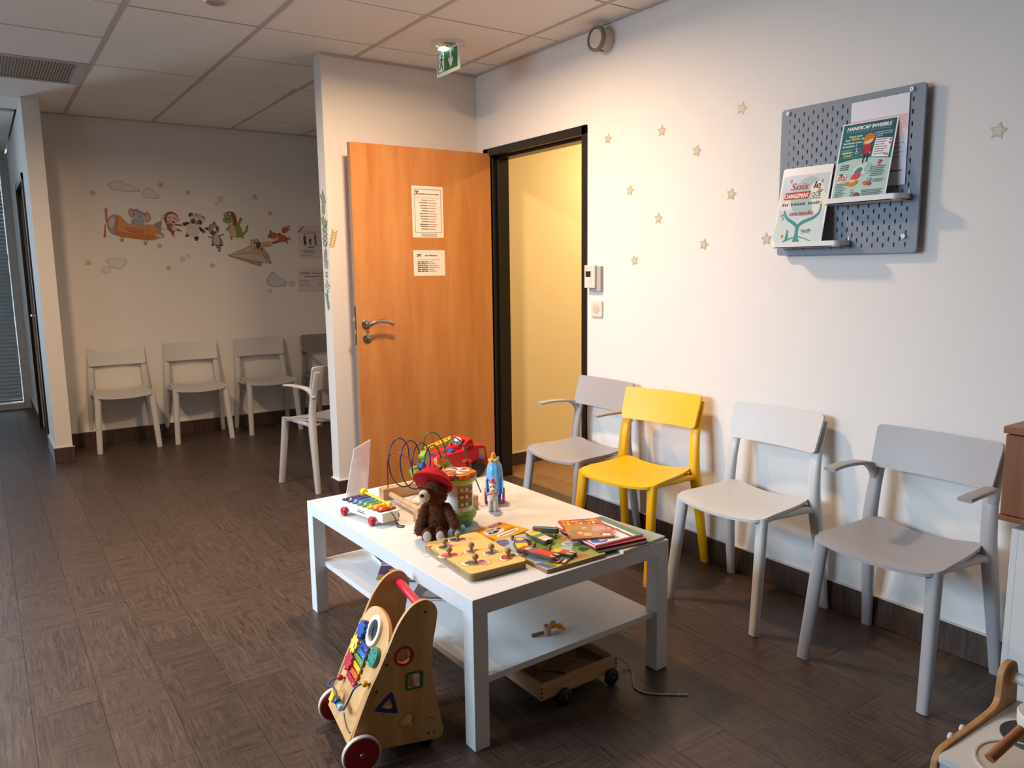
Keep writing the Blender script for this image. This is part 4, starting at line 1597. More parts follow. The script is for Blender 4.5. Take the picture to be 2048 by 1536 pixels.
def art_tchou(A):
    A.rect(0, 0, 1, 1, '#f1ece2')
    A.poly([(0, 0), (1, 0), (1, .035), (0, .035)], '#cc2a2a')
    A.poly([(0, 0), (.035, 0), (.035, 1), (0, 1)], '#cc2a2a')
    A.poly([(.86, 0), (1, .0), (1, 1), (.86, 1)], '#35724a')
    A.rect(.74, 0, .80, 1, '#7f2a35')
    A.blob([(.08, .08), (.3, .06), (.34, .2), (.2, .28), (.08, .2)], '#4a6fae')
    A.blob([(.22, .12), (.36, .14), (.34, .24), (.24, .24)], '#cfd4de')
    A.blob([(.3, .3), (.66, .26), (.7, .5), (.5, .62), (.3, .5)], '#c9a0a4')
    A.blob([(.1, .4), (.3, .36), (.34, .6), (.16, .66)], '#e0b48a')
    A.ring(.52, .12, .045, .035, .018, '#3f8a4a', 16)
    A.text('Tacle', .46, .36, .1, '#d9342c', w=.36, rot=PI/2*0, bold=.008)
    A.blob([(.1, .72), (.6, .70), (.66, .95), (.2, .98)], '#c4442e')
    A.words(.12, .6, .8, .06, '#f5e6da', 5)


def art_autumn(A):
    A.rect(0, 0, 1, 1, '#b93a1a')
    A.blob([(.06, .08), (.9, .05), (.95, .55), (.6, .74), (.1, .7)], '#b5813c')
    A.blob([(.06, .05), (.5, .06), (.45, .35), (.1, .42)], '#8d7a4c')
    A.ell(.3, .22, .13, .12, '#e0602c')
    A.ell(.29, .27, .06, .06, '#f0b888')
    A.blob([(.34, .1), (.52, .12), (.5, .24), (.38, .26)], '#e6b23a')
    A.blob([(.62, .36), (.9, .40), (.94, .52), (.7, .55)], '#d9907a')
    A.blob([(.62, .3), (.9, .34), (.92, .40), (.66, .40)], '#b8a4a8')
    A.blob([(.72, .08), (.94, .1), (.98, .26), (.8, .24), (.7, .16)], '#c4301f')
    A.blob([(.74, .06), (.92, .05), (.9, .14), (.78, .16)], '#f0e6d4')
    A.ell(.45, .5, .07, .03, '#f0e4cc')
    for i in range(9):
        A.blob([(.04+.1*i, .72), (.1+.1*i, .70), (.12+.1*i, .8), (.06+.1*i, .82)], ['#e08a1c', '#d9c02c', '#c4551f'][i % 3])
    A.text('Kali sous les feuilles', .08, .84, .085, '#e8c22c', w=.84, bold=.006)
    A.ell(.55, .86, .06, .05, '#5f6f9a')


GB = "children's books stacked on the table corner"
flat_book('picture_book', 'large pastel hardback at the bottom of the book stack, white spine outwards', 'book', [(.566, -.006), (.774, .010), (.772, .290), (.564, .272)], .45, .010, '#a8a79c', art_pastel, '#f0ece2', .002, GB, spine='#ece8e0')
flat_book('picture_book', 'thin dark-covered book showing only its black edge, second in the stack', 'book', [(.490, .026), (.684, -.004), (.722, .235), (.528, .262)], .4604, .006, '#33302e', None, '#d9d2c4', .001, GB)
flat_book('picture_book', 'thin red and purple book just under the white one in the stack', 'book', [(.493, .042), (.690, .012), (.726, .25), (.532, .276)], .4668, .005, '#a82430', None, '#5a2a4a', .001, GB)
flat_book('picture_book', 'white picture book with green and red stripes under the autumn book', 'book', [(.497, .050), (.697, .034), (.716, .262), (.512, .272)], .4722, .005, '#e8e2d8', art_tchou, '#efe9dd', .001, GB)
tb_ = flat_book('picture_book', 'autumn-red picture book with curling pages on top of the stack', 'book', [(.468, .127), (.598, .064), (.686, .237), (.553, .296)], .4776, .007, '#b0341a', art_autumn, '#c9b8a0', .001, GB)

# ---- on the lower shelf


def sheet(name, label, corners, z, art, cat='magazine', lift=0.0, group=None, th=.0025):
    P = [tp(u, v, 0) for u, v in corners]
    e1, e2 = P[1]-P[0], P[3]-P[0]
    o = Art(1, 1)
    A = Art(e1.length, e2.length, z=th)
    art(A)
    m = MB()
    m.box(0, e1.length, 0, e2.length, 0, th, '#d9d4cc')
    m.merge(A.mb)
    ob = m.build(name, VCG)
    ob.location = (P[0].x, P[0].y, z)
    ob.rotation_euler = (R(lift), 0, math.atan2(e1.y, e1.x))
    return tag(ob, label, cat, group)


def art_mag1(A):
    A.rect(0, 0, 1, 1, '#2b3a6c')
    A.poly([(0, 0), (.6, 0), (.3, .25), (0, .4)], '#b98a34')
    A.blob([(.1, .5), (.5, .4), (.9, .6), (.8, .9), (.3, .85)], '#4a3028')
    A.blob([(.2, .6), (.45, .55), (.5, .75), (.3, .8)], '#b98f74')
    A.blob([(.6, .3), (.9, .25), (.95, .5), (.7, .5)], '#8fa0c4')
    A.blob([(.55, .65), (.8, .62), (.82, .84), (.6, .85)], '#d8c4b4')


def art_mag2(A):
    A.rect(0, 0, 1, 1, '#6f625c')
    A.poly([(0, .55), (.5, .5), (.5, 1), (0, 1)], '#2f355c')
    A.blob([(.05, .5), (.25, .45), (.3, .8), (.1, .85)], '#a8735a')
    A.blob([(.3, .1), (.9, .15), (.95, .4), (.4, .42)], '#a39a94')
    A.blob([(.5, .45), (.9, .42), (.8, .62), (.55, .6)], '#1f1a1a')
    A.blob([(.6, .7), (.95, .66), (.95, .9), (.65, .92)], '#c9bdb4')


def art_mag3(A):
    A.rect(0, 0, 1, 1, '#e4e8f2')
    A.rect(0, 0, .06, 1, '#5f2a78')
    A.rect(.06, .7, 1, .8, '#3a3f58')


GM = 'magazines on the lower shelf'
sheet('magazine', 'white-paged magazine with a purple edge, farthest on the lower shelf', [(.200, .955), (.40, .93), (.44, 1.14), (.222, 1.165)], .2051, art_mag3, group=GM, th=.012)
sheet('magazine', 'blue and brown magazine fanned out on the lower shelf behind the walker', [(.10, .80), (.245, .70), (.37, .88), (.105, .94)], .2181, art_mag1, group=GM)
sheet('magazine', 'grey and navy magazine on the lower shelf right of the red walker handle', [(.13, .60), (.235, .50), (.42, .70), (.20, .80)], .2085, art_mag2, group=GM, th=.004)

ra = thing('toy_rattle', 'small wooden rattle with yellow ribbons on the lower shelf', 'toy', tp(.345, .105, .2055), TR+R(8))
m = MB()
m.M = Matrix.Translation((.0, 0, .0155))
m.lathe([(.0001, -.0155), (.012, -.0155), (.0135, -.012), (.0135, .012), (.012, .0155), (.008, .0155), (.007, .012), (.0001, .0115)], 20)
m.build('cup', wood('rattle_wood', '#a8876a', '#c4a285', 'z', 2, .5), ra, smooth=40)
MB().tube([(-.012, .004, .010), (-.046, .022, .006)], .0055, 10).build('handle', wood('rattle_handle', '#6a4a32', '#84603f', 'x', 2, .5), ra, smooth=50)
m = MB()
for j in range(7):
    a = R(-60+20*j)
    m.tube(smooth_open([(.012, 0, .016), (.03, .010*math.sin(a*2), .020+.004*(j % 3)), (.045+.006*math.cos(j), .02*math.sin(a), .012+.010*(j % 2)), (.058, .024*math.sin(a), .006)], 4), [.0042]*13, 7)
m.build('ribbon', plastic('#e8a01a', .6), ra, smooth=60)
# ------------------------------------------------------------------ wooden baby walker
from mathutils.geometry import tessellate_polygon


def holed(m, outer, holes, a, b, axis='y', col=None):
    """A flat board with openings: outer and holes are 2-D rings."""
    rings = [[Vector((p[0], p[1], 0)) for p in r] for r in [outer]+holes]
    tri = tessellate_polygon(rings)
    flat = [p for r in rings for p in r]
    n = len(flat)

    def P(p, t):
        return {'z': (p[0], p[1], t), 'y': (p[0], t, p[1]), 'x': (t, p[0], p[1])}[axis]
    v = [P(p, a) for p in flat]+[P(p, b) for p in flat]
    f = []
    for t in tri:
        f.append(tuple(t))
        f.append(tuple(i+n for i in t[::-1]))
    k = 0
    for r in rings:
        for i in range(len(r)):
            j = (i+1) % len(r)
            f.append((k+i, k+j, n+k+j, n+k+i))
        k += len(r)
    m.add(v, f, col)
    return m


def fix_normals(o):
    bm = bmesh.new()
    bm.from_mesh(o.data)
    bmesh.ops.recalc_face_normals(bm, faces=bm.faces)
    bm.to_mesh(o.data)
    bm.free()
    return o


WK = wood('birch_panel', '#b38147', '#cf9f62', 'z', .7, .42, .35, .03, stretch=10)
wk = thing('baby_walker', 'wooden baby walker with red wheels, colour gears and shape holes in front of the table', 'toy', (.741, 1.832, 0), R(-8))
sideo = smooth_closed([(.09, .33), (.117, .385), (.147, .424), (.172, .441), (.199, .445), (.221, .431), (.232, .405), (.226, .36), (.217, .317), (.213, .263), (.216, .20), (.225, .139), (.236, .075), (.240, .045), (.234, .028), (.216, .026), (.17, .030), (.052, .042), (.0, .044), (-.022, .052), (-.024, .075), (-.014, .111), (.027, .207), (.061, .272)], 3)
shapes = [('#a8141c', ngon(.1315, .2965, .029, n=28), ngon(.1315, .2965, .0215, n=28)),
          ('#1f6b35', rrect(-.026, .026, -.026, .026, .007), rrect(-.0195, .0195, -.0195, .0195, .003)),
          ('#1c2f6e', smooth_closed([(.088, .200), (.082, .196), (.046, .165), (.047, .157), (.100, .137), (.107, .143), (.096, .195)], 2), [(.0865, .187), (.059, .1635), (.0975, .149)]),
          ('#a8973c', [(.137, .132), (.165, .114), (.155, .081), (.126, .073), (.105, .109)], [(.137, .123), (.156, .111), (.149, .088), (.129, .082), (.114, .107)])]
shapes[1] = (shapes[1][0],)+tuple([(.1585+rot2(p, R(-3))[0], .2185+rot2(p, R(-3))[1]) for p in q] for q in shapes[1][1:])
sp_ = fix_normals(holed(MB(), sideo, [s[2] for s in shapes], 0, .012).build('side_panel', WK, wk, bevel=.0015, seg=2))
fix_normals(MB().prism(sideo, .238, .25, 'y').build('side_panel', WK, wk, bevel=.0015, seg=2))
for c, o_, i_ in shapes:
    fix_normals(holed(MB(), o_, [i_], -.0012, .0125).build('hole_rim', plastic(c, .4), wk))
q = MB()
for x, z in ((.197, .41), (.081, .283), (.051, .213)):
    s_ = MB()
    s_.M = Matrix.Translation((x, 0, z)) @ Matrix.Rotation(PI/2, 4, 'X')
    s_.lathe([(.0045, 0), (.004, .0012), (.0001, .0016)], 12)
    s_.build('screw', plastic('#4f4a40', .4, metal=.8), wk, smooth=40)
A = Art(1, 1)
A.blob([(.165, .04), (.165, .085), (.19, .105), (.222, .10), (.232, .06), (.225, .035), (.195, .03)], '#c29a68')
A.ell(.195, .049, .0032, .0042, '#3a2a1c')
A.ell(.212, .048, .0035, .0040, '#7a5a3c')
A.line([(.186, .093), (.196, .097), (.206, .094)], .0022, '#8a3a2a')
A.ell(.212, .090, .0035, .003, '#a8523c')
pr_ = A.mb.build('animal_print', VC, wk)
pr_.matrix_basis = Matrix.Translation((0, -.0002, 0)) @ Matrix.Rotation(PI/2, 4, 'X')
q = MB().tube([(.197, .006, .410), (.200, .245, .410)], .0125, 18)
q.build('push_bar', plastic('#d0243a', .35), wk, smooth=50)
# sloping front board: local board frame (y across, w up the slope, n outwards)
BA = Matrix.Translation((.09, 0, .33)) @ Matrix(((-.9033, 0, .429, 0), (0, 1, 0, 0), (.429, 0, .9033, 0), (0, 0, 0, 1))).to_4x4()
# columns: x -> outward normal, y -> across, z -> up the slope
bo_ = smooth_closed([(.014, -.02), (.018, .006), (.045, .034), (.085, .050), (.13, .055), (.175, .050), (.214, .032), (.236, .004), (.2375, -.03)], 3)
bo_ = bo_[:-3]+[(.237, -.285), (.013, -.285), (.013, -.06)]
fbm = MB()
fbm.M = BA
fbm.prism(bo_, -.012, 0, 'x')
fb_ = fix_normals(fbm.build('front_board', wood('birch_front', '#c8945a', '#e0b277', 'z', .7, .42, .35, .03, stretch=10), wk, bevel=.0015, seg=2))


def onb(name, fn, col, rough=.35, smooth=40, bevel=None, mat=None):
    m = MB()
    m.M = BA @ Matrix.Rotation(PI/2, 4, 'Y') @ Matrix.Rotation(PI/2, 4, 'Z')   # z -> outwards, x -> across, y -> up
    fn(m)
    return fix_normals(m.build(name, mat or plastic(col, rough), wk, smooth=smooth, bevel=bevel))


def gear(r, n=8):
    o = []
    for i in range(n):
        a = 2*PI*i/n
        for da, rr_ in ((-.30, r*.78), (-.17, r), (.17, r), (.30, r*.78)):
            o.append((rr_*math.cos(a+da), rr_*math.sin(a+da)))
    return o


for (y, w), c, z in (((.183, -.028), '#16489a', .013), ((.189, -.0755), '#e6c93a', .013), ((.181, -.124), '#bb1a30', .013)):
    onb('gear', lambda m: m.prism([(y+p[0], w+p[1]) for p in gear(.0275)], .003, .019), c, bevel=.0012, smooth=None)
onb('gear_hub', lambda m: m.prism(ngon(.183, -.0765, .008), .019, .0215), '#d8cf9a')
g_ = onb('counting_disc', lambda m: m.prism(ngon(.052, -.052, .0275, n=32), .001, .013), '#2f8f74', bevel=.0015)
q = MB()
q.M = BA @ Matrix.Rotation(PI/2, 4, 'Y') @ Matrix.Rotation(PI/2, 4, 'Z')
for i in range(6):
    a = 2*PI*i/6
    q.prism(ngon(.052+.018*math.cos(a), -.052+.018*math.sin(a), .0035, n=10), .013, .0134, 'z')
q.build('hole', plastic('#0d3328', .6), g_)
onb('mirror_rim', lambda m: holed(m, ngon(.122+.0, -.004, .044, n=40), [ngon(.122, -.004, .031, n=40)], 0, .009, 'z'), '#e6e4e0', bevel=.002)
onb('mirror', lambda m: m.prism(ngon(.122, -.004, .0315, n=36), .001, .003), '', mat=plastic('#b9b6b0', .06, metal=1, noise=.01))
for i, c in enumerate(('#2b3fa0', '#2a72b8', '#5aa04a', '#e6b820', '#e0602a', '#b81a2c')):
    w = -.0585-.0197*i
    x0, x1 = .100-.0005*i, .172+.0015*i
    onb('bar', lambda m: m.prism(rrect(x0, x1, w-.0075, w+.0075, .0015), .006, .010), c, .25, bevel=.0008, smooth=None)
    for x in (x0+.009, x1-.009):
        onb('pin', lambda m: m.ball((x, w, .0105), .0026, 8, 6), '#d9d6d0', smooth=60)
onb('bar_rail', lambda m: m.box(.108, .114, -.165, -.05, 0, .006).box(.160, .166, -.165, -.05, 0, .006), '#b88a58', smooth=None)
wp = smooth_open([(.197, -.181, .0), (.197, -.185, .018), (.203, -.199, .034), (.197, -.212, .040), (.165, -.200, .040), (.140, -.200, .036), (.110, -.213, .034), (.085, -.216, .032), (.062, -.213, .033), (.046, -.204, .035), (.037, -.175, .036), (.036, -.14, .034), (.03, -.122, .022), (.028, -.118, .0)], 5)
onb('bead_wire', lambda m: m.tube(wp, .0027, 8), '#2c466e', smooth=60)
for p, r, c in (((.197, -.183, .014), .0095, '#b3142a'), ((.028, -.119, .014), .0095, '#e3a51c'), ((.108, -.213, .034), .0105, '#183a80'), ((.088, -.216, .032), .0100, '#2f8a6c'), ((.078, -.216, .032), .0100, '#9fb8c0')):
    onb('bead', lambda m: m.ball(p, r, 16, 10), c, .25, 60)
onb('bead', lambda m: m.prism([(.150+q_[0], -.222+q_[1]) for q_ in ((.014, -.016), (.014, .016), (-.012, .010), (-.012, -.012))], .016, .038), '#e2cc45', bevel=.0012, smooth=None)
onb('slot', lambda m: m.tube(smooth_open([(.11, -.244, .0), (.085, -.252, .0), (.05, -.258, .0), (.024, -.256, .0)], 5), .0028, 6), '#4a3018')
for y, s in ((-.016, -1), (.262, 1)):
    m = MB()
    m.M = Matrix.Translation((-.002, y, .054)) @ Matrix.Rotation(PI/2, 4, 'X')
    m.lathe([(.047, -.007), (.052, -.007), (.0535, -.005), (.0535, .005), (.052, .007), (.047, .007)], 44)
    wh = m.build('wheel', plastic('#cdbfb0', .45), wk, smooth=40)
    m = MB()
    m.M = Matrix.Translation((-.002, y, .054)) @ Matrix.Rotation(PI/2, 4, 'X')
    m.lathe([(.0001, -.0074), (.048, -.0074), (.048, .0074), (.0001, .0074)], 40)
    m.build('wheel_face', plastic('#9c1220', .4), wh, smooth=40)
    m = MB()
    m.M = Matrix.Translation((-.002, y, .054)) @ Matrix.Rotation(PI/2, 4, 'X')
    m.lathe([(.0001, -.0105), (.006, -.010), (.008, -.007), (.008, .007), (.006, .010), (.0001, .0105)], 18)
    m.build('axle_cap', STEEL, wh, smooth=40)
for y in (.022, .228):
    m = MB()
    m.M = Matrix.Translation((.195, y, .021)) @ Matrix.Rotation(PI/2, 4, 'X')
    m.lathe([(.0001, -.008), (.017, -.008), (.021, -.005), (.021, .005), (.017, .008), (.0001, .008)], 24)
    m.build('caster_wheel', plastic('#17130f', .5), wk, smooth=40)
    MB().box(.18, .21, y-.01, y+.01, .03, .05).build('caster_block', WK, wk)
MB().box(.02, .21, .012, .238, .048, .058).build('floor_board', WK, wk)

# ------------------------------------------------------------------ pull-along wagon under the table
WG = wood('wagon_birch', '#a8804f', '#cba272', 'x', .8, .45, .35, .04)
wg = thing('toy_wagon', 'small wooden pull wagon with black wheels under the table', 'toy', (1.302, 1.767, 0), R(1.0))
Lw, Ww = .313, .235
MB().box(0, Lw, 0, .012, .034, .085).build('side_board', WG, wg, bevel=.0012)
MB().box(0, Lw, Ww-.012, Ww, .034, .085).build('side_board', WG, wg, bevel=.0012)
WG2 = wood('wagon_end', '#b58d5c', '#d3ab7c', 'y', .8, .45, .35, .04)
MB().box(.0005, .012, .012, Ww-.012, .034, .085).build('end_board', WG2, wg, bevel=.0012)
MB().box(Lw-.012, Lw-.0005, .012, Ww-.012, .034, .085).build('end_board', WG2, wg, bevel=.0012)
MB().box(.012, Lw-.012, .012, Ww-.012, .034, .042).build('bottom_board', WG, wg)
for x in (.0, Lw-.006):
    for z in (.042, .056, .070):
        MB().box(x-.0006, x+.0065, -.0006, .0005, z, z+.007).build('finger_joint', plastic('#5a3d22', .6), wg)
for x in (.085, .280):
    for y in (-.012, Ww+.012):
        m = MB()
        m.M = Matrix.Translation((x, y, .027)) @ Matrix.Rotation(PI/2, 4, 'X')
        m.lathe([(.0001, -.009), (.022, -.009), (.027, -.005), (.027, .005), (.022, .009), (.0001, .009)], 26)
        w_ = m.build('wheel', plastic('#100e0d', .45), wg, smooth=40)
        MB().ball((x, y-(.009 if y < 0 else -.009), .027), .003, 10, 6).build('axle_pin', STEEL, w_, smooth=60)
rp_ = smooth_open([(.306, .03, .06), (.345, .045, .055), (.392, .045, .02), (.392, .012, .0035), (.340, -.05, .003), (.322, -.085, .003), (.336, -.125, .003), (.38, -.165, .003), (.43, -.205, .003)], 6)
MB().tube(rp_, .003, 8).build('pull_rope', plastic('#b5a79a', .8, noise=.2, nscale=400), wg, smooth=60)
MB().ball((.408, -.189, .004), (.006, .005, .004), 10, 6).build('rope_knot', plastic('#b5a79a', .8), wg, smooth=60)
# flat wooden building pieces filling the wagon bed
BX, BY = Lw-.026, Ww-.026
cuts = [[(0, 0), (.5, 0), (.25, .5), (0, .42)], [(.5, 0), (1, 0), (.8, .45), (.42, .28)], [(0, .42), (.25, .5), (.30, 1), (0, 1)], [(.42, .28), (.8, .45), (.62, .72), (.25, .5)], [(.25, .5), (.62, .72), (.6, 1), (.30, 1)], [(.8, .45), (1, 0), (1, .55), (.9, .68)], [(.62, .72), (.8, .45), (.9, .68), (1, .55), (1, 1), (.6, 1)]]
nm_ = ['near left', 'near right', 'far left', 'middle', 'far middle', 'right edge', 'far right']
for i, c in enumerate(cuts):
    cx_, cy_ = sum(p[0] for p in c)/len(c), sum(p[1] for p in c)/len(c)
    pts = [((cx_+(p[0]-cx_)*.975)*BX, (cy_+(p[1]-cy_)*.97)*BY) for p in c]
    o = MB().prism(pts, 0, .016, 'z').build('wooden_block', wood('block_wood%d' % (i % 3), ['#7a5838', '#8a6642', '#6f5034'][i % 3], ['#94704a', '#a37c52', '#8a6745'][i % 3], 'xyx'[i % 3], .8, .5), bevel=.001, seg=1)
    a_ = R(1.0)
    ox, oy = rot2((.013, .013), a_)
    o.location = (1.302+ox, 1.767+oy, .0422)
    o.rotation_euler = (0, 0, a_)
    tag(o, 'flat wooden block fitted in the wagon bed, the %s one' % nm_[i], 'block', 'flat blocks in the wagon')

# ------------------------------------------------------------------ white unit and brown box by the right edge
un = thing('storage_unit', 'tall plain white panel unit under the brown box at the right edge', 'cabinet', (2.35, .30, 0))
MB().box(0, .31, .62, .638, 0, .60).build('side_panel', WHITEF, un, bevel=.001)
MB().box(0, .018, 0, .62, .03, .58).build('front_panel', WHITEF, un, bevel=.001)
MB().box(.0, .31, 0, .62, .58, .60).build('top_panel', WHITEF, un, bevel=.001)
MB().box(.01, .31, 0, .018, 0, .58).build('side_panel', WHITEF, un, bevel=.001)
bx = thing('wooden_box', 'brown wooden box with overhanging lid on the white unit at the right edge', 'box', (2.345, .27, .618))
BRW = wood('brown_box', '#74431f', '#905a33', 'z', .8, .45, .4, .04)
MB().box(0, .31, 0, .70, .018, .248).build('body', BRW, bx, bevel=.0015)
MB().box(-.006, .315, -.006, .706, .252, .272).build('lid', wood('brown_lid', '#7c4a26', '#99623a', 'y', .8, .4, .4, .04), bx, bevel=.002)
MB().box(-.004, .313, -.004, .704, 0, .016).build('base_board', BRW, bx, bevel=.0015)
for y in (.62, .06):
    MB().lathe([(.008, -.018), (.008, 0)], 14).build('metal_foot', STEEL, bx, smooth=40).location = (.03, y, 0)

# ------------------------------------------------------------------ play kitchen corner, bottom right
pk = thing('play_kitchen', 'small plywood and white play kitchen with a sink in the bottom right corner', 'toy', (0, 0, 0))
PLY = wood('kitchen_ply', '#b07f4c', '#c99a66', 'z', .8, .5, .35, .03)
ko = [(1.290, 0), (1.293, .44)]+smooth_open([(1.297, .471), (1.300, .486), (1.310, .497), (1.327, .502), (1.37, .504), (1.43, .505), (1.49, .508), (1.515, .513), (1.526, .526), (1.528, .556), (1.533, .577), (1.547, .588), (1.564, .590), (1.582, .583), (1.592, .568), (1.594, .545)], 3)+[(1.598, .50), (1.60, 0)]
for y in (.603, .16):
    fix_normals(MB().prism(ko, y, y+.012, 'y').build('side_panel', PLY, pk, bevel=.002, seg=2))
m = MB()
for i in range(3):
    m.M = Matrix.Translation((1.562, .603-.002*i, .561)) @ Matrix.Rotation(PI/2, 4, 'X')
    m.lathe([(.0225-.003*i, 0), (.0225-.003*i, .002)], 28)
m.build('rail_boss', PLY, pk, smooth=40)
MB().tube([(1.562, .603, .561), (1.562, .172, .561)], .0105, 18).build('towel_rail', WHITEF, pk, smooth=50)
sk = ngon(1.385, .512, .066, .060, 48)
fix_normals(holed(MB(), rrect(1.299, 1.598, .172, .602, .002), [sk], .487, .499, 'z').build('counter', WHITEF, pk))
m = MB()
m.M = Matrix.Translation((1.385, .512, .499)) @ Matrix.Diagonal((1, .91, 1, 1))
m.lathe([(.0715, .0), (.071, .002), (.067, .002), (.0655, 0), (.063, -.06), (.054, -.085), (.0001, -.09)], 48)
m.build('sink', plastic('#cfc4b6', .4), pk, smooth=50)  # tan carries some of the shade inside the deep basin
MB().lathe([(.0001, .0), (.054, .0), (.054, .0012), (.0001, .0015)], 40).build('hob_ring', plastic('#3c3d40', .4), pk).location = (1.488, .528, .499)
for x in (1.372, 1.414):
    MB().lathe([(.0065, 0), (.0075, .003), (.0065, .006), (.0001, .008)], 16).build('peg', WHITEF, pk, smooth=50).matrix_basis = Matrix.Translation((x, .615, .4985)) @ Matrix.Rotation(-PI/2, 4, 'X')
MB().box(1.303, 1.312, .172, .602, .30, .484).box(1.304, 1.312, .172, .602, .02, .297).build('back_board', plastic('#b9bcc4', .5), pk)
for y0, y1 in ((.174, .385), (.390, .597)):
    MB().box(1.297, 1.303, y0, y1, .30, .478).build('drawer_front', plastic('#d5d6da', .4), pk, bevel=.001)
MB().box(1.585, 1.597, .172, .602, .02, .487).build('back_panel', WHITEF, pk)
po = thing('toy_pot', 'thick white toy pot on the dark hob ring of the play kitchen', 'toy', (1.503, .517, .5006))
MB().lathe([(.030, 0), (.040, .004), (.045, .018), (.046, .040), (.044, .043), (.032, .043), (.030, .040), (.028, .012), (.0001, .010)], 40).build('body', plastic('#dfd8ce', .35), po, smooth=50)
MB().tube(smooth_open([(.044, -.01, .035), (.062, -.03, .036), (.052, -.045, .036), (.035, -.03, .036)], 4), .005, 8).build('handle', plastic('#dfd8ce', .35), po, smooth=50)
sp2 = MB().tube([(1.325, .532, .522), (1.402, .518, .553)], .0085, 14).tube([(1.325, .532, .522), (1.324, .5322, .5215)], .0088, 14)
so = sp2.build('wooden_spoon', wood('spoon', '#8a4f2a', '#a8663a', 'x', 1, .5), smooth=50)
tag(so, 'brown wooden stick handle leaning out of the toy sink', 'toy')
gp = MB().ball((1.392, .487, .424), (.018, .014, .012), 14, 8).build('toy_pear', plastic('#8a8a3a', .5), smooth=60)
tag(gp, 'small olive-green play food lying inside the toy sink', 'toy')

# ------------------------------------------------------------------ pegboard with posters
BLU = plastic('#7f8996', .5, spec=.35)
pb = thing('pegboard', 'grey-blue slotted pegboard on the right wall holding posters', 'pegboard', (2.645, 1.70, 1.66))
y0, y1, z0, z1 = -.28, .28, -.278, .278
m = MB()
c1 = .0245
YS, ZS, TH = 13, 26, .004
inY, inZ = .52, .52
slot = [(.0028*math.cos(a), .0052+.0028*math.sin(a)) for a in [PI*i/4 for i in range(5)]]+[(.0028*math.cos(a), -.0052+.0028*math.sin(a)) for a in [PI+PI*i/4 for i in range(5)]]
ns = len(slot)


def cell(cy, cz, hw, hh):
    sq = [(cy+hw, cz), (cy+hw, cz+hh), (cy, cz+hh), (cy-hw, cz+hh), (cy-hw, cz), (cy-hw, cz-hh), (cy, cz-hh), (cy+hw, cz-hh)]
    sl_ = [(cy+p[0]*1.0, cz+p[1]*1.05) for p in slot]
    v = [(0, p[0], p[1]) for p in sq]+[(0, p[0], p[1]) for p in sl_]+[(TH, p[0], p[1]) for p in sl_]
    S8 = 8
    # slot points: 0..4 upper arc from +y to -y, 5..9 lower arc from -y to +y
    f = [(0, 1, S8+0), (1, 2, S8+1, S8+0), (2, S8+2, S8+1), (2, 3, S8+3, S8+2), (3, 4, S8+4, S8+3), (4, S8+5, S8+4), (4, 5, S8+6, S8+5), (5, 6, S8+7, S8+6), (6, S8+8, S8+7), (6, 7, S8+9, S8+8), (7, 0, S8+9), (0, S8+0, S8+9)]
    f += [(S8+i, S8+(i+1) % ns, S8+ns+(i+1) % ns, S8+ns+i) for i in range(ns)]
    m.add(v, f)


for r in range(26):
    cz = -.25+.02*r
    o_ = 0 if r % 2 == 0 else .02
    cys = [-.24+o_+.04*i for i in range(13 if not o_ else 12)]
    for cy in cys:
        cell(cy, cz, .02, .01)
    if o_:
        for a, b in ((-.26, -.24), (.24, .26)):
            m.add([(0, a, cz-.01), (0, b, cz-.01), (0, b, cz+.01), (0, a, cz+.01)], [(0, 1, 2, 3)])
fr_ = rrect(y0, y1, z0, z1, .014, 5)
inn = [(-.26, -.26), (.26, -.26), (.26, .26), (-.26, .26)]
tri = tessellate_polygon([[Vector((p[0], p[1], 0)) for p in fr_], [Vector((p[0], p[1], 0)) for p in inn]])
fl_ = fr_+inn
m.add([(0, p[0], p[1]) for p in fl_], [tuple(t) for t in tri])
k = len(fr_)
m.add([(0, p[0], p[1]) for p in fr_]+[(.012, p[0], p[1]) for p in fr_], [(i, (i+1) % k, k+(i+1) % k, k+i) for i in range(k)])
fix_normals(m.build('slotted_panel', BLU, pb))
for y, z in ((.248, .262), (-.235, .262), (-.235, -.222), (.248, -.222)):
    q = MB()
    q.M = Matrix.Translation((0, y, z)) @ Matrix.Rotation(-PI/2, 4, 'Y')
    q.lathe([(.0085, 0), (.0085, .006), (.007, .008), (.003, .008), (.0025, .006), (.0001, .006)], 18)
    q.build('wall_bolt', plastic('#e4e0d8', .35), pb, smooth=40)
    q = MB()
    q.M = Matrix.Translation((0, y, z)) @ Matrix.Rotation(PI/2, 4, 'Y')
    q.lathe([(.006, .002), (.006, .034)], 10)
    q.build('spacer', plastic('#6a7480', .5), pb)
LW = plastic('#dcdad6', .4)


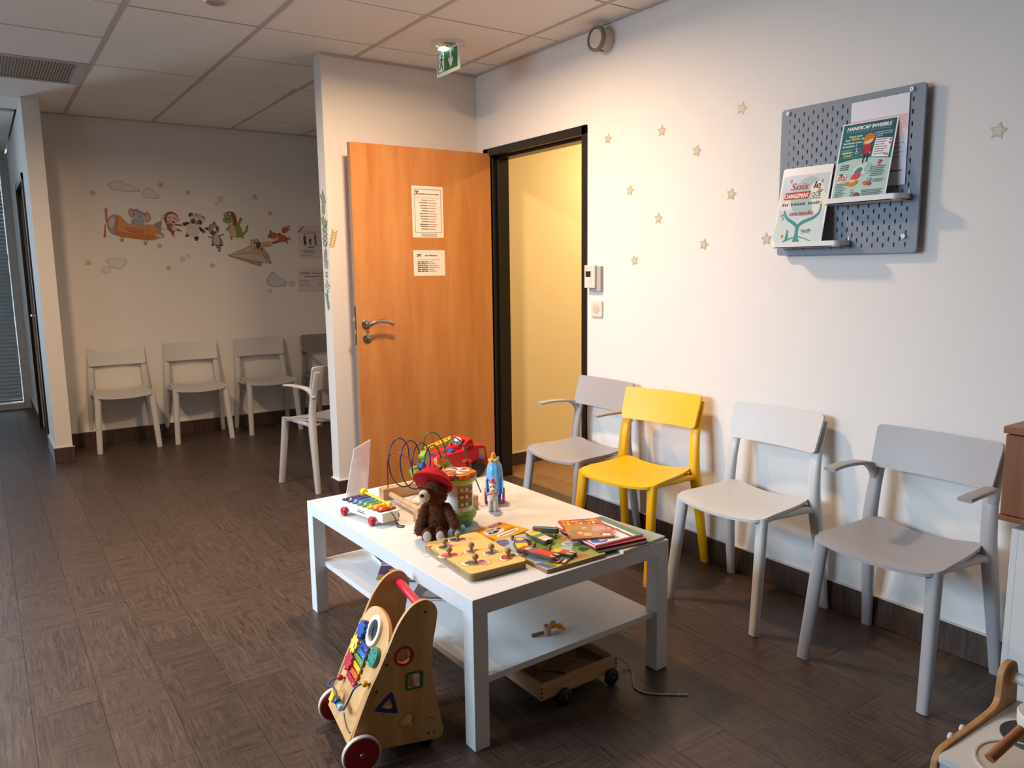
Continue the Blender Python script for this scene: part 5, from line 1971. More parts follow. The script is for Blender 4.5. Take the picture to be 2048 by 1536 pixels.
def ledge(label, ya, yb, z):
    t = thing('display_ledge', label, 'shelf', (2.645, (ya+yb)/2, z), 0, 'white ledges on the pegboard')
    w = (yb-ya)/2
    d = .078
    path = [(0, -w)]+[(-d+.022-.022*math.sin(R(a)), -w+.022-.022*math.cos(R(a))) for a in range(0, 91, 15)][0:]+[(-d+.022-.022*math.cos(R(a)), w-.022+.022*math.sin(R(a))) for a in range(0, 91, 15)]+[(0, w)]
    q = MB()
    n = len(path)
    vs, fs = [], []
    for i, p in enumerate(path):
        a, b = path[max(i-1, 0)], path[min(i+1, n-1)]
        l = math.hypot(b[0]-a[0], b[1]-a[1])
        nx, ny = (b[1]-a[1])/l*.003, -(b[0]-a[0])/l*.003
        vs += [(p[0], p[1], 0), (p[0], p[1], .021), (p[0]+nx, p[1]+ny, .021), (p[0]+nx, p[1]+ny, 0)]
    for i in range(n-1):
        for k_ in range(4):
            fs.append((4*i+k_, 4*i+4+k_, 4*i+4+(k_+1) % 4, 4*i+(k_+1) % 4))
    fs += [(0, 1, 2, 3), (4*n-1, 4*n-2, 4*n-3, 4*n-4)]
    q.add(vs, fs)
    fix_normals(q.build('lip', LW, t, smooth=40))
    fix_normals(MB().prism(path, 0, .003, 'z').build('tray', LW, t))
    for s in (-1, 1):
        MB().box(-.004, -.0005, s*(w-.004)-.003, s*(w-.004)+.003, .018, .034).build('hook', LW, t, bevel=.001)
    return t


ledge('white ledge holding the hand-lettered poster, lower left of the pegboard', 1.665, 1.952, 1.410)
ledge('white ledge holding the teal poster, right of the pegboard', 1.45, 1.735, 1.559)

LAM = printed(.12, .5, .6)


def lean(A, name, label, y, z, w, h, out=.062, yaw=0):
    """A sheet standing on a ledge and leaning back on the board; local x to the viewer's right."""
    o = A.mb.build(name, LAM)
    t = math.asin(out/h)
    o.matrix_world = Matrix.Translation((2.645-.004-out, y, z)) @ M_RIGHT @ Matrix.Rotation(R(yaw), 4, 'Z') @ Matrix.Rotation(-t, 4, 'X')
    return tag(o, label, 'poster')


# "Sois le changement que tu veux voir" poster, unit square then scaled (local x right, y up)
PW, PH = .215, .304
A = Art(PW, PH, dz=4e-5)
A.mb.merge(MB().prism(rrect(0, PW, 0, PH, .008), -.0012, 0, 'z', '#f2efe9'))
A.rect(.02, .01, .98, .985, '#f4f1ea')
A.rect(.035, .02, .965, .90, '#c9d6e2')
A.blob([(.05, .03), (.5, .02), (.95, .04), (.95, .3), (.6, .36), (.3, .3), (.05, .33)], '#ccdcd8')
A.blob([(.1, .45), (.5, .5), (.92, .44), (.94, .64), (.5, .62), (.08, .64)], '#e9e3d2')
A.blob([(.25, .66), (.42, .83), (.68, .86), (.86, .70), (.78, .46), (.6, .38), (.42, .40), (.28, .50)], '#a9c4bf')
A.blob([(.62, .74), (.8, .80), (.92, .62), (.9, .45), (.76, .40), (.68, .55)], '#ece6d3')
TE = '#4f9490'
A.poly([(.405, .04), (.575, .04), (.525, .10), (.512, .17), (.515, .245), (.435, .245), (.445, .17), (.435, .10)], TE)
A.line(smooth_open([(.475, .235), (.42, .275), (.33, .315), (.24, .355), (.18, .41), (.155, .46)], 5), .052, TE, .03)
A.line(smooth_open([(.475, .235), (.54, .285), (.64, .315), (.77, .345), (.86, .40), (.885, .47), (.87, .52)], 5), .055, TE, .032)
A.line([(.22, .06), (.38, .10), (.52, .12), (.66, .09), (.8, .05)], .022, TE, .008)
A.ell(.285, .195, .022, .014, TE)
A.poly([(.265, .18), (.305, .18), (.318, .10), (.30, .055), (.29, .10), (.27, .055), (.255, .10)], TE)
A.text('Sois', .22, .715, .085, '#b3444a', w=.35, bold=.008, shear=.2)
A.text('le', .68, .715, .085, '#2c2a2e', w=.13, bold=.006, shear=.25)
A.poly([(.095, .595), (.60, .595), (.645, .685), (.12, .685)], '#b5363c')
A.text('CHANGEMENT', .115, .61, .056, '#f3eee6', w=.49, bold=.003, shear=.15)
A.text('QUE', .66, .61, .058, '#3a3636', w=.19, shear=.15)
A.line([(.66, .585), (.74, .595), (.85, .588)], .008, '#55504c')
A.text('tu veux voir', .09, .515, .046, '#33312f', w=.78, bold=.003, shear=.2)
A.text('monde', .28, .385, .062, '#b0606a', w=.47, bold=.007, shear=.2)
A.text('Gandhi', .56, .175, .038, '#37393c', w=.20, shear=.1)
A.line([(.57, .16), (.74, .162)], .005, '#37393c')
for x, y, c in ((.20, .83, '#d98a3a'), (.83, .80, '#e09a3a'), (.19, .13, '#d98a3a')):
    A.poly(star(x, y, .030, .016, 7), c)
    A.ell(x, y, .018, .013, c)
for x, y, r_, c in ((.80, .70, 60, '#8aa878'), (.84, .68, 20, '#d0707a'), (.79, .665, -10, '#5f9aa0'), (.12, .40, 20, '#d08a94'), (.15, .36, 60, '#9ab05a')):
    A.ell(x, y, .032, .012, c, r_)
A.rect(.37, .012, .56, .05, '#b0505c')
A.words(.40, .53, .022, .012, '#40222a', 3)
lean(A, 'poster', 'pale blue hand-lettered poster with a teal tree, lower left on the pegboard', 1.957, 1.416, PW, PH, .062)

# teal HANDICAP INVISIBLE poster
PW, PH = .208, .285
A = Art(PW, PH, dz=3.5e-5)
A.mb.merge(MB().prism(rrect(0, PW, 0, PH, .003), -.0012, 0, 'z', '#eef0ee'))
A.rect(.025, .015, .975, .985, '#b9d3c9')
A.poly([(.025, .50), (.3, .535), (.6, .535), (.975, .50), (.975, .985), (.025, .985)], '#1f6b70')
A.poly([(.55, .985), (.975, .985), (.975, .62), (.7, .7)], '#235a6a')
A.text('HANDICAP INVISIBLE', .10, .905, .045, '#f2f4f0', w=.80, bold=.004, shear=.15)
A.text('HANDICAP INVISIBLE', .09, .872, .022, '#7fa6ab', w=.80, shear=-.4)
A.text('Savez-vous', .16, .815, .026, '#f2f4f0', w=.24, bold=.002)
A.text('que', .10, .775, .024, '#f2f4f0', w=.09, bold=.002)
A.text('80%', .215, .775, .030, '#d8d23a', w=.15, bold=.004)
A.text('des', .39, .775, .024, '#f2f4f0', w=.08, bold=.002)
A.text('handicaps sont', .075, .735, .024, '#f2f4f0', w=.33, bold=.002)
A.text('invisibles ?', .07, .695, .024, '#f2f4f0', w=.26, bold=.002)
A.outline([(.05, .565), (.38, .565), (.40, .60), (.40, .66), (.07, .66), (.05, .62)], .006, '#6fa8a6', 2)
A.words(.08, .24, .645, .008, '#86b4a8', 5)
A.text('HANDICAP =', .075, .612, .022, '#f2f4f0', w=.21, bold=.002)
A.ring(.345, .615, .024, .017, .007, '#eef2ee', 14)
A.line([(.335, .655), (.34, .63), (.365, .628), (.375, .605)], .008, '#eef2ee')
A.ell(.335, .665, .010, .008, '#eef2ee')
A.text('FAUX !', .115, .573, .026, '#e0d83a', w=.17, bold=.003, shear=.15)
A.words(.62, .93, .83, .012, '#a9c6c6', 8)
A.words(.60, .95, .805, .012, '#a9c6c6', 9)
A.words(.60, .78, .78, .012, '#a9c6c6', 10)
A.poly([(.63, .54), (.93, .515), (.955, .745), (.66, .765)], '#eef0ee')
for i in range(7):
    A.words(.67, .88-.02*(i % 3), .735-.029*i, .009, '#4a4a52', 20+i)
for x, y, c in ((.925, .725, '#c9364c'), (.92, .685, '#c9364c'), (.86, .64, '#e0cf9a'), (.87, .615, '#e0cf9a'), (.865, .55, '#d9909a'), (.905, .548, '#c9505a')):
    A.ell(x, y, .018, .014, c)
# the girl and her reflection
A.blob([(.44, .71), (.45, .79), (.50, .83), (.58, .835), (.63, .80), (.63, .74), (.57, .72), (.50, .70)], '#d9782a')
A.blob([(.465, .735), (.55, .755), (.615, .765), (.59, .72), (.53, .705), (.475, .715)], '#f0c8a4')
A.poly([(.49, .70), (.60, .705), (.585, .585), (.475, .575)], '#b83240')
A.line([(.485, .68), (.455, .62), (.45, .58)], .022, '#b83240')
A.line([(.595, .685), (.595, .64), (.59, .60)], .022, '#b83240')
A.ell(.452, .575, .010, .010, '#f0c8a4')
A.ell(.592, .595, .010, .010, '#f0c8a4')
A.line([(.505, .58), (.495, .52), (.485, .475)], .022, '#24485c')
A.line([(.56, .58), (.56, .53), (.555, .478)], .022, '#24485c')
A.ell(.475, .462, .020, .010, '#e6ece8', 20)
A.ell(.575, .468, .020, .010, '#e6ece8', -20)
A.blob([(.34, .37), (.40, .43), (.52, .45), (.66, .44), (.64, .36), (.5, .32), (.38, .33)], '#d2e4de')
A.ell(.60, .40, .065, .05, '#9ec6c4', 30)
A.blob([(.37, .36), (.45, .42), (.52, .40), (.47, .34)], '#3f8a8e')
A.blob([(.33, .27), (.46, .29), (.50, .355), (.40, .355), (.35, .33)], '#d0505c')
A.blob([(.24, .21), (.36, .19), (.46, .225), (.44, .265), (.33, .265), (.25, .245)], '#d98434')
A.ell(.36, .255, .06, .016, '#f0d0b0', 8)
A.text('?', .77, .425, .062, '#c03a44', w=.07, bold=.006)
A.words(.10, .25, .455, .012, '#3c5c60', 31)
A.words(.09, .26, .43, .012, '#3c5c60', 32)
A.words(.09, .24, .405, .012, '#3c5c60', 33)
A.ell(.15, .315, .085, .055, '#eef0ea')
A.rect(.085, .275, .215, .325, '#d9582c')
A.words(.10, .20, .292, .013, '#f3d6b8', 34)
A.ell(.14, .345, .045, .020, '#3f7f88')
for i in range(10):
    A.words(.065, .065+.20-.03*(i % 3), .225-.020*i, .008, '#50706a', 40+i)
for i in range(6):
    A.words(.66, .92-.02*(i % 3), .405-.022*i, .009, '#50706a', 60+i)
for x, y, c in ((.66, .255, '#8fb6be'), (.60, .215, '#d9743a'), (.67, .205, '#c9455a')):
    A.ell(x, y, .04, .026, c)
A.words(.73, .92, .245, .009, '#50706a', 71)
A.words(.73, .90, .222, .009, '#50706a', 72)
A.text('80%', .36, .125, .020, '#c9364c', w=.06)
A.ell(.475, .065, .055, .042, '#c9364c')
A.poly([(.475, .065), (.535, .065), (.515, .10), (.475, .108)], '#2f6f78')
for i in range(5):
    A.words(.56, .92-.02*(i % 2), .12-.020*i, .009, '#50706a', 80+i)
    A.words(.36, .42, .105-.018*i, .008, '#50706a', 90+i)
lean(A, 'poster', 'teal poster titled HANDICAP INVISIBLE on the right pegboard ledge', 1.712, 1.565, PW, PH, .062)

# white and pink sheet behind it
PW, PH = .212, .302
A = Art(PW, PH)
A.mb.merge(MB().box(0, PW, 0, PH, -.0008, 0, '#dedde2'))
A.rect(.01, .62, .985, .78, '#dcb0ae')
A.rect(.01, .50, .985, .62, '#e3c9c8')
A.ell(.13, .62, .095, .068, '#a33a48')
A.text('8+', .095, .63, .022, '#efe0da', w=.06, bold=.002)
A.words(.08, .18, .60, .016, '#efe0da', 2)
for x, c in ((.46, '#c9a04a'), (.52, '#6a4a4a'), (.62, '#5a3f46'), (.75, '#5a3f46')):
    A.blob([(x-.018, .64), (x+.018, .64), (x+.015, .672), (x-.015, .672)], c)
for i in range(4):
    A.words(.6, .95-.05*(i % 2), .46-.05*i, .010, '#8a8a98', 5+i)
A.rect(.3, .155, .94, .168, '#8a2440')
o = hang(A, 'poster', 'plain white and pink information sheet behind the teal poster', 'poster', (2.6408, 1.683, 1.612), M_RIGHT)

# ------------------------------------------------------------------ small fittings on the right wall
th_ = thing('thermostat', 'white room thermostat with a small dark screen beside the door frame', 'thermostat', (WR, 3.12, 1.295))
MB().box(-.020, 0, -.055, .035, -.072, .058).build('base', plastic('#b3afa9', .5), th_, bevel=.002)
MB().box(-.034, -.020, -.026, .057, -.055, .063).build('front_plate', plastic('#dcd3cc', .45), th_, bevel=.002)
MB().box(-.0345, -.033, .006, .046, .002, .032).build('screen', plastic('#262820', .2), th_)
A = Art(1, 1)
A.words(.0, .020, .046, .004, '#a59a94', 3)
A.words(.0, .020, .038, .003, '#b5aaa4', 4)
A.rect(.030, -.004, .040, -.002, '#a59a94')
A.ell(.034, -.018, .0022, .0022, '#8f8580')
A.ell(.034, -.030, .0022, .0022, '#8f8580')
A.rect(.046, -.05, .047, .058, '#b0a6a0')
hang(A, 'print', None, None, (WR-.0342, 3.120+.048, 1.295), M_RIGHT, parent=th_)
sw = thing('wall_plate', 'square white wall plate with a round centre below the thermostat', 'wall plate', (WR, 3.108, 1.132))
MB().prism(rrect(-.044, .044, -.042, .042, .006), -.011, 0, 'x').build('plate', plastic('#e2d8ce', .4), sw, bevel=.002)
q = MB()
q.M = Matrix.Translation((-.011, 0, 0)) @ Matrix.Rotation(-PI/2, 4, 'Y')
q.lathe([(.027, -.001), (.027, .0008), (.0255, .0012), (.0001, .0012)], 32)
q.build('disc', plastic('#cdbfb0', .5), sw, smooth=40)
sc = thing('power_socket', 'white power socket low on the wall under the first grey armchair', 'socket', (WR, 3.085, .302))
MB().prism(rrect(-.072, .043, -.043, .043, .006), -.010, 0, 'x').build('plate', plastic('#dcdad6', .4), sc, bevel=.002)
for y in (.0, -.058+.012):
    q = MB()
    q.M = Matrix.Translation((-.0102, y, 0)) @ Matrix.Rotation(-PI/2, 4, 'Y')
    q.lathe([(.019, .001), (.0185, .0), (.0001, .0002)], 24)
    so_ = q.build('outlet', plastic('#c6c3be', .45), sc, smooth=40)
    for yy, zz in ((.007, 0), (-.007, 0), (0, .010)):
        MB().box(-.0112, -.0102, y+yy-.002, y+yy+.002, zz-.002, zz+.002).build('pin_hole', plastic('#2a2826', .5), so_)
si = thing('fire_alarm_siren', 'round white alarm sounder high on the right wall under the ceiling', 'alarm', (WR, 3.045, 2.452))


def xl(prof, c, name, parent, n=36, **k):
    q = MB()
    q.M = Matrix.Rotation(-PI/2, 4, 'Y')
    q.lathe(prof, n)
    return q.build(name, plastic(c, .4, **k), parent, smooth=40)


xl([(.054, 0), (.055, .004), (.053, .055), (.050, .060)], '#cfc5b6', 'body', si)
xl([(.050, .058), (.060, .060), (.061, .072), (.058, .080), (.048, .080), (.046, .070)], '#7d776d', 'bezel', si)
xl([(.046, .070), (.045, .076), (.034, .078), (.033, .0775), (.024, .0785), (.0235, .078), (.012, .079), (.0001, .079)], '#d6cbb8', 'sounder_disc', si)
MB().box(-.052, -.030, -.012, .004, -.0555, -.050).build('indicator', plastic('#4a2a22', .3), si)
# ------------------------------------------------------------------ notices on the open door
DY = 4.1145
A = Art(.207, .296)
A.mb.merge(MB().box(0, .207, 0, .296, -.0006, 0, '#eee6dc'))
for q in ([(.09, .10), (.93, .10)], [(.93, .10), (.93, .935)], [(.93, .935), (.09, .935)], [(.09, .935), (.09, .10)]):
    A.line(q, .012 if q[0][1] != q[1][1] else .008, '#4a4038')


def logo(A, x, y, s):
    for dx, dy, c in ((-.3, .35, '#6a3a3a'), (.35, .4, '#7a3038'), (0, 0, '#8a3a42'), (-.35, -.35, '#a8323c'), (.35, -.3, '#b03a40')):
        A.blob([(x+dx*s-.22*s, y+dy*s*.8), (x+dx*s, y+dy*s*.8+.22*s), (x+dx*s+.26*s, y+dy*s*.8+.05*s), (x+dx*s, y+dy*s*.8-.2*s)], c)
    A.line([(x-.1*s, y+.1*s), (x+.15*s, y+.35*s)], .12*s, '#5a2a2a')


logo(A, .165, .865, .09)
A.text('Institut de la parentalité', .25, .835, .026, '#2f2620', w=.62, bold=.003)
A.words(.12, .90, .77, .010, '#b9aca2', 2)
for i in range(12):
    y = .72-.052*i if i < 10 else .72-.052*i+.012
    l = .20+.07*((i*7) % 4)/3
    A.words(.5-l, .5, y, .016, '#5a4a42', 10+i)
    A.words(.51, .51+l*.9+.04, y, .014, '#b8897c', 40+i)
A.words(.27, .78, .065, .012, '#a8766a', 3)
A.words(.27, .78, .028, .012, '#7a6a60', 4)
hang(A, 'door_notice', 'upper portrait notice on the open door, framed list of names', 'notice', (2.128, DY, 1.534), M_FAR)
A = Art(.210, .150)
A.mb.merge(MB().box(0, .210, 0, .150, -.0006, 0, '#eee6dc'))
logo(A, .17, .80, .12)
A.text("SALLE D'ENTRETIEN 2", .36, .765, .05, '#3a2f28', w=.40, bold=.003)
A.words(.11, .85, .62, .018, '#b9aca2', 6)
for i in range(6):
    y = .53-.072*i
    A.words(.12, .44, y, .034, '#4a3c36', 60+i)
    A.words(.46, .64+.06*(i % 4), y+.004, .026, '#c08a7a', 80+i)
hang(A, 'door_notice', 'lower landscape notice on the open door, shorter list under a title', 'notice', (2.128, DY, 1.310), M_FAR)

# ------------------------------------------------------------------ stickers on the far wall
# drawn in a unit where 1 = about 1 mm; y runs down
FY = YF-.0012
GST = 'gold stars on the far wall'


def fart(cx, cy, X, Z, ppx, ppz):
    """Art whose point (cx, cy) lies at (X, Z) on the far wall."""
    return Art(1/(3.864*ppx), -1/(3.864*ppz), cx, cy, dz=3e-5), (X, FY, Z)


def stick(A, at, name, label, group=None):
    return hang(A, name, label, 'wall sticker', at, M_FAR, group=group)


GREY, PINK, ORG, BRN = '#a7a3a2', '#d99090', '#d08a4a', '#8a5233'
A, at = fart(460, 400, 1.074, 1.718, 270, 262)
A.poly([(253, 265), (273, 265), (264, 380), (252, 382)], '#b9614a')
A.poly([(252, 385), (246, 492), (226, 490), (244, 388)], '#b9614a')
A.blob([(340, 318), (318, 311), (288, 324), (266, 355), (259, 395), (268, 435), (290, 463), (318, 472), (332, 440), (340, 380)], '#9a8f8e')
A.blob([(318, 335), (290, 345), (275, 385), (290, 420), (312, 390)], '#c4bab6')
A.blob([(676, 357), (640, 366), (608, 392), (640, 432), (662, 440), (668, 400)], '#8f8784')
A.blob([(345, 318), (372, 326), (398, 362), (440, 390), (500, 399), (560, 385), (610, 392), (652, 430), (690, 468), (645, 497), (580, 511), (500, 506), (420, 495), (320, 474), (334, 400)], '#cf8c52')
A.blob([(330, 440), (420, 455), (540, 465), (640, 480), (580, 508), (500, 504), (420, 493), (322, 473)], '#b9703a')
A.poly([(338, 318), (352, 320), (328, 476), (315, 473)], '#b8624a')
A.line([(345, 408), (430, 408), (560, 432)], 3, '#a8683c')
A.line([(570, 388), (558, 507)], 3, '#9a5a34')
A.line([(558, 432), (640, 436), (676, 470)], 3, '#a8683c')
A.ell(462, 435, 73, 20, '#b9654a', 10)
A.ell(455, 428, 50, 9, '#c9785a', 10)
A.ell(650, 475, 38, 18, '#a9a3a0', 15)
A.ell(648, 474, 27, 10, '#cfc8c2', 15)
for x, y in ((362, 512), (537, 536)):
    A.line([(x-12, y-30), (x, y)], 5, '#7a5a3a')
    A.line([(x+18, y-26), (x, y)], 5, '#7a5a3a')
    A.ell(x, y, 15, 15, '#b5a795')
    A.ell(x, y, 9, 9, '#8f8372')
A.blob([(440, 360), (455, 345), (520, 350), (545, 380), (530, 396), (470, 396), (440, 388)], '#9aa0a8')
A.ell(452, 297, 28, 40, '#a09a98', -10)
A.ell(456, 298, 18, 29, '#cf8f8f', -10)
A.ell(564, 328, 31, 44, '#a09a98', 8)
A.ell(563, 330, 21, 33, '#d98f90', 8)
A.ell(502, 332, 48, 50, '#a6aab0')
A.blob([(470, 335), (458, 360), (448, 385), (462, 390), (478, 360)], '#9298a0')
A.ell(500, 370, 40, 26, '#9aa0a8')
A.ell(465, 305, 5, 7, '#2a2a2e')
A.ell(515, 322, 5, 7, '#2a2a2e')
A.line([(452, 275), (480, 278), (540, 300), (560, 312)], 7, '#4a4038')
for x, y in ((492, 276), (522, 292)):
    A.ell(x, y, 16, 13, '#3f3a36', 20)
    A.ell(x, y, 11, 8, '#b9bcc0', 20)
stick(A, at, 'airplane_sticker', 'orange airplane wall sticker flown by a grey elephant')

A, at = fart(750, 425, 1.357, 1.741, 262, 252)
A.line([(700, 372), (690, 350), (672, 382), (660, 430), (668, 462), (700, 470), (725, 455)], 4, '#7a4a30')
A.line([(715, 440), (702, 405), (690, 378)], 14, '#8a5233')
A.blob([(712, 430), (745, 420), (775, 450), (772, 480), (750, 500), (725, 480), (710, 455)], '#8a5233')
A.line([(770, 428), (800, 432), (826, 434)], 14, '#8a5233')
A.line([(745, 480), (752, 505), (756, 520)], 22, '#8a5233')
A.line([(770, 465), (795, 470), (810, 478)], 18, '#8a5233')
A.ell(757, 520, 12, 10, '#d3a994')
A.ell(815, 480, 12, 10, '#d3a994')
A.blob([(748, 440), (778, 445), (785, 468), (765, 478), (745, 462)], '#d9b9a4')
A.ell(748, 376, 54, 47, '#8a5233')
A.blob([(735, 340), (742, 325), (752, 336), (762, 328), (764, 344)], '#8a5233')
A.ell(796, 390, 14, 18, '#d39a8c')
A.ell(755, 384, 42, 38, '#dcb0a0')
A.line([(718, 372), (730, 378), (744, 375)], 4, '#4a2a20')
A.line([(760, 374), (772, 380), (784, 376)], 4, '#4a2a20')
A.line([(722, 362), (745, 358), (786, 362)], 5, '#eae0d8')
A.ell(735, 402, 11, 8, '#d98a80')
A.blob([(752, 400), (770, 406), (776, 412), (762, 418), (754, 410)], '#6a3028')
stick(A, at, 'monkey_sticker', 'brown monkey wall sticker holding the airplane tail')

A, at = fart(925, 445, 1.527, 1.722, 258, 247)
K, WT = '#2c2726', '#cfc6bf'
A.line([(900, 425), (865, 420), (838, 434)], 26, K)
A.line([(960, 450), (985, 470), (1005, 488)], 26, K)
A.ell(838, 434, 9, 8, '#a89c96')
A.ell(1004, 488, 9, 9, '#a89c96')
A.blob([(880, 480), (890, 510), (868, 524), (848, 516), (862, 508), (862, 490)], K)
A.blob([(915, 515), (950, 520), (952, 540), (936, 556), (924, 545), (920, 530)], K)
A.ell(913, 470, 54, 56, WT)
A.ell(905, 355, 18, 18, K)
A.ell(997, 380, 17, 20, K)
A.ell(949, 395, 60, 48, WT)
A.ell(920, 402, 17, 20, K, 25)
A.ell(972, 408, 17, 20, K, -25)
A.ell(922, 400, 5, 6, '#8a8078')
A.ell(970, 406, 5, 6, '#8a8078')
A.ell(946, 408, 7, 5, K)
A.blob([(935, 420), (946, 416), (956, 421), (946, 428)], '#8a5a54')
for x, y in ((932, 350), (970, 360)):
    A.ring(x, y, 18, 11, 4, '#4a423c')
A.line([(950, 352), (953, 356)], 5, '#4a423c')
stick(A, at, 'panda_sticker', 'black and white panda wall sticker between monkey and raccoon')

A, at = fart(1085, 470, 1.69, 1.662, 252, 242)
A.line([(1055, 490), (1030, 490)], 9, '#5a504c')
A.line([(1108, 480), (1130, 478), (1155, 466)], 9, '#5a504c')
A.blob([(1062, 480), (1105, 475), (1132, 500), (1142, 540), (1110, 552), (1062, 552), (1055, 520)], '#86807c')
A.blob([(1078, 480), (1105, 480), (1118, 520), (1105, 548), (1080, 548), (1074, 515)], '#b9b2ac')
A.blob([(1082, 550), (1128, 552), (1125, 580), (1112, 612), (1098, 590)], '#bdb6b0')
for a, b in (((1083, 553), (1127, 558)), ((1090, 570), (1125, 576)), ((1102, 592), (1118, 596))):
    A.line([a, b], 10, '#2a2624')
A.blob([(1052, 545), (1066, 545), (1066, 556), (1050, 558)], '#3a3432')
A.blob([(1122, 545), (1146, 548), (1140, 556), (1122, 556)], '#3a3432')
A.blob([(1068, 400), (1082, 368), (1098, 392), (1096, 410)], '#4a4442')
A.blob([(1036, 440), (1006, 426), (1016, 416), (1044, 418)], '#4a4442')
A.blob([(1036, 430), (1045, 395), (1080, 385), (1110, 400), (1120, 432), (1100, 462), (1060, 470), (1042, 460)], '#8f8985')
A.blob([(1048, 455), (1070, 440), (1092, 452), (1078, 474), (1055, 472)], '#4a4442')
A.blob([(1090, 415), (1112, 410), (1116, 436), (1098, 440)], '#4a4442')
A.blob([(1070, 425), (1090, 415), (1096, 440), (1082, 450)], '#d9d2cc')
A.ell(1088, 448, 5, 5, '#1c1818')
stick(A, at, 'raccoon_sticker', 'small grey raccoon wall sticker with a striped tail')

A, at = fart(1245, 440, 1.862, 1.731, 248, 237)
GR = '#7b8f4e'
A.line([(1262, 440), (1282, 400), (1296, 372)], 22, GR)
A.blob([(1296, 490), (1320, 470), (1330, 440), (1348, 426), (1340, 470), (1315, 500), (1290, 510)], GR)
A.blob([(1190, 430), (1250, 410), (1285, 440), (1300, 490), (1300, 515), (1255, 525), (1210, 518), (1192, 480)], GR)
A.blob([(1196, 435), (1226, 430), (1245, 480), (1240, 520), (1212, 516), (1198, 470)], '#cdb58c')
A.line([(1205, 440), (1180, 460), (1168, 472)], 14, GR)
A.line([(1208, 515), (1205, 540)], 18, GR)
A.line([(1285, 510), (1300, 530)], 20, GR)
A.blob([(1160, 350), (1200, 326), (1240, 336), (1258, 380), (1256, 425), (1232, 430), (1222, 395), (1170, 372)], '#7d4a30')
A.blob([(1158, 372), (1190, 358), (1222, 368), (1228, 400), (1205, 418), (1165, 412), (1146, 402), (1150, 386)], '#84985a')
A.blob([(1160, 412), (1200, 416), (1226, 400), (1222, 420), (1190, 428)], '#cdb58c')
for x, y in ((1175, 350), (1206, 345)):
    A.ell(x, y, 19, 13, '#5a4432')
    A.ell(x, y, 14, 9, '#b7b2aa')
A.ell(1178, 384, 5, 6, '#20241a')
A.ell(1204, 382, 5, 6, '#20241a')
stick(A, at, 'crocodile_sticker', 'green crocodile wall sticker in a brown flying cap')

A, at = fart(1580, 520, 2.231, 1.662, 238, 228)
FX = '#b9603a'
A.blob([(1604, 490), (1612, 462), (1640, 452), (1672, 442), (1676, 468), (1650, 490), (1620, 505)], FX)
A.blob([(1650, 452), (1676, 444), (1675, 462), (1660, 470)], '#cfa58c')
A.blob([(1570, 530), (1600, 512), (1640, 530), (1650, 560), (1610, 572), (1570, 572), (1550, 556)], FX)
A.line([(1640, 545), (1662, 540), (1668, 556)], 10, '#4a2a20')
A.line([(1640, 565), (1646, 584)], 10, '#4a2a20')
A.line([(1570, 570), (1530, 576)], 16, '#8a4a30')
A.line([(1540, 576), (1522, 577)], 16, '#3f2a22')
A.blob([(1505, 512), (1508, 480), (1524, 500)], '#4a2e24')
A.blob([(1565, 510), (1594, 502), (1588, 520)], '#4a2e24')
A.blob([(1486, 530), (1510, 500), (1540, 498), (1575, 515), (1565, 540), (1530, 552), (1500, 545)], FX)
A.blob([(1500, 540), (1540, 545), (1575, 530), (1560, 560), (1520, 560)], '#d9c4b4')
A.ell(1520, 524, 5, 6, '#2a1a14')
A.ell(1492, 528, 5, 4, '#2a1a14')
stick(A, at, 'fox_sticker', 'orange fox wall sticker leaping beside the poster')

A, at = fart(1330, 660, 1.98, 1.520, 244, 233)
A.poly([(1145, 690), (1420, 605), (1470, 680), (1490, 752), (1415, 742), (1400, 775)], '#b9a493')
A.poly([(1145, 690), (1340, 612), (1400, 650)], '#c4b2a2')
A.poly([(1145, 690), (1400, 665), (1490, 752), (1412, 740)], '#c9b7a6')
A.poly([(1145, 690), (1412, 740), (1402, 774)], '#a8917f')
A.poly([(1430, 650), (1466, 672), (1490, 752), (1420, 690)], '#ad9888')
for q in ([(1145, 690), (1410, 742), (1490, 752)], [(1145, 690), (1370, 662)], [(1145, 690), (1340, 612)], [(1410, 672), (1490, 752)], [(1466, 672), (1490, 752)], [(1145, 690), (1402, 774), (1414, 742)]):
    A.line(q, 3.5, '#7d5f4e')
A.blob([(1345, 640), (1372, 630), (1425, 640), (1428, 668), (1390, 682), (1345, 680)], '#c4a184')
A.blob([(1400, 640), (1428, 628), (1424, 655)], '#8a6f5c')
A.ell(1455, 592, 50, 11, '#d3a08c', -5)
A.ell(1462, 610, 44, 13, '#d9aa98', -2)
A.ell(1466, 610, 30, 6, '#c98a7c', -2)
A.ell(1365, 600, 40, 36, '#cfae92')
A.blob([(1372, 566), (1400, 580), (1410, 606), (1396, 636), (1376, 632), (1372, 600)], '#5f4430')
A.ring(1378, 580, 17, 13, 5, '#5a5048')
A.ell(1378, 580, 13, 9, '#c4c0ba')
A.ell(1360, 592, 5, 6, '#241a16')
A.ell(1336, 572, 6, 5, '#3a2820')
A.line([(1365, 622), (1350, 642)], 5, '#5f4430')
stick(A, at, 'paper_plane_sticker', 'beige paper plane wall sticker with a rabbit in flying goggles')


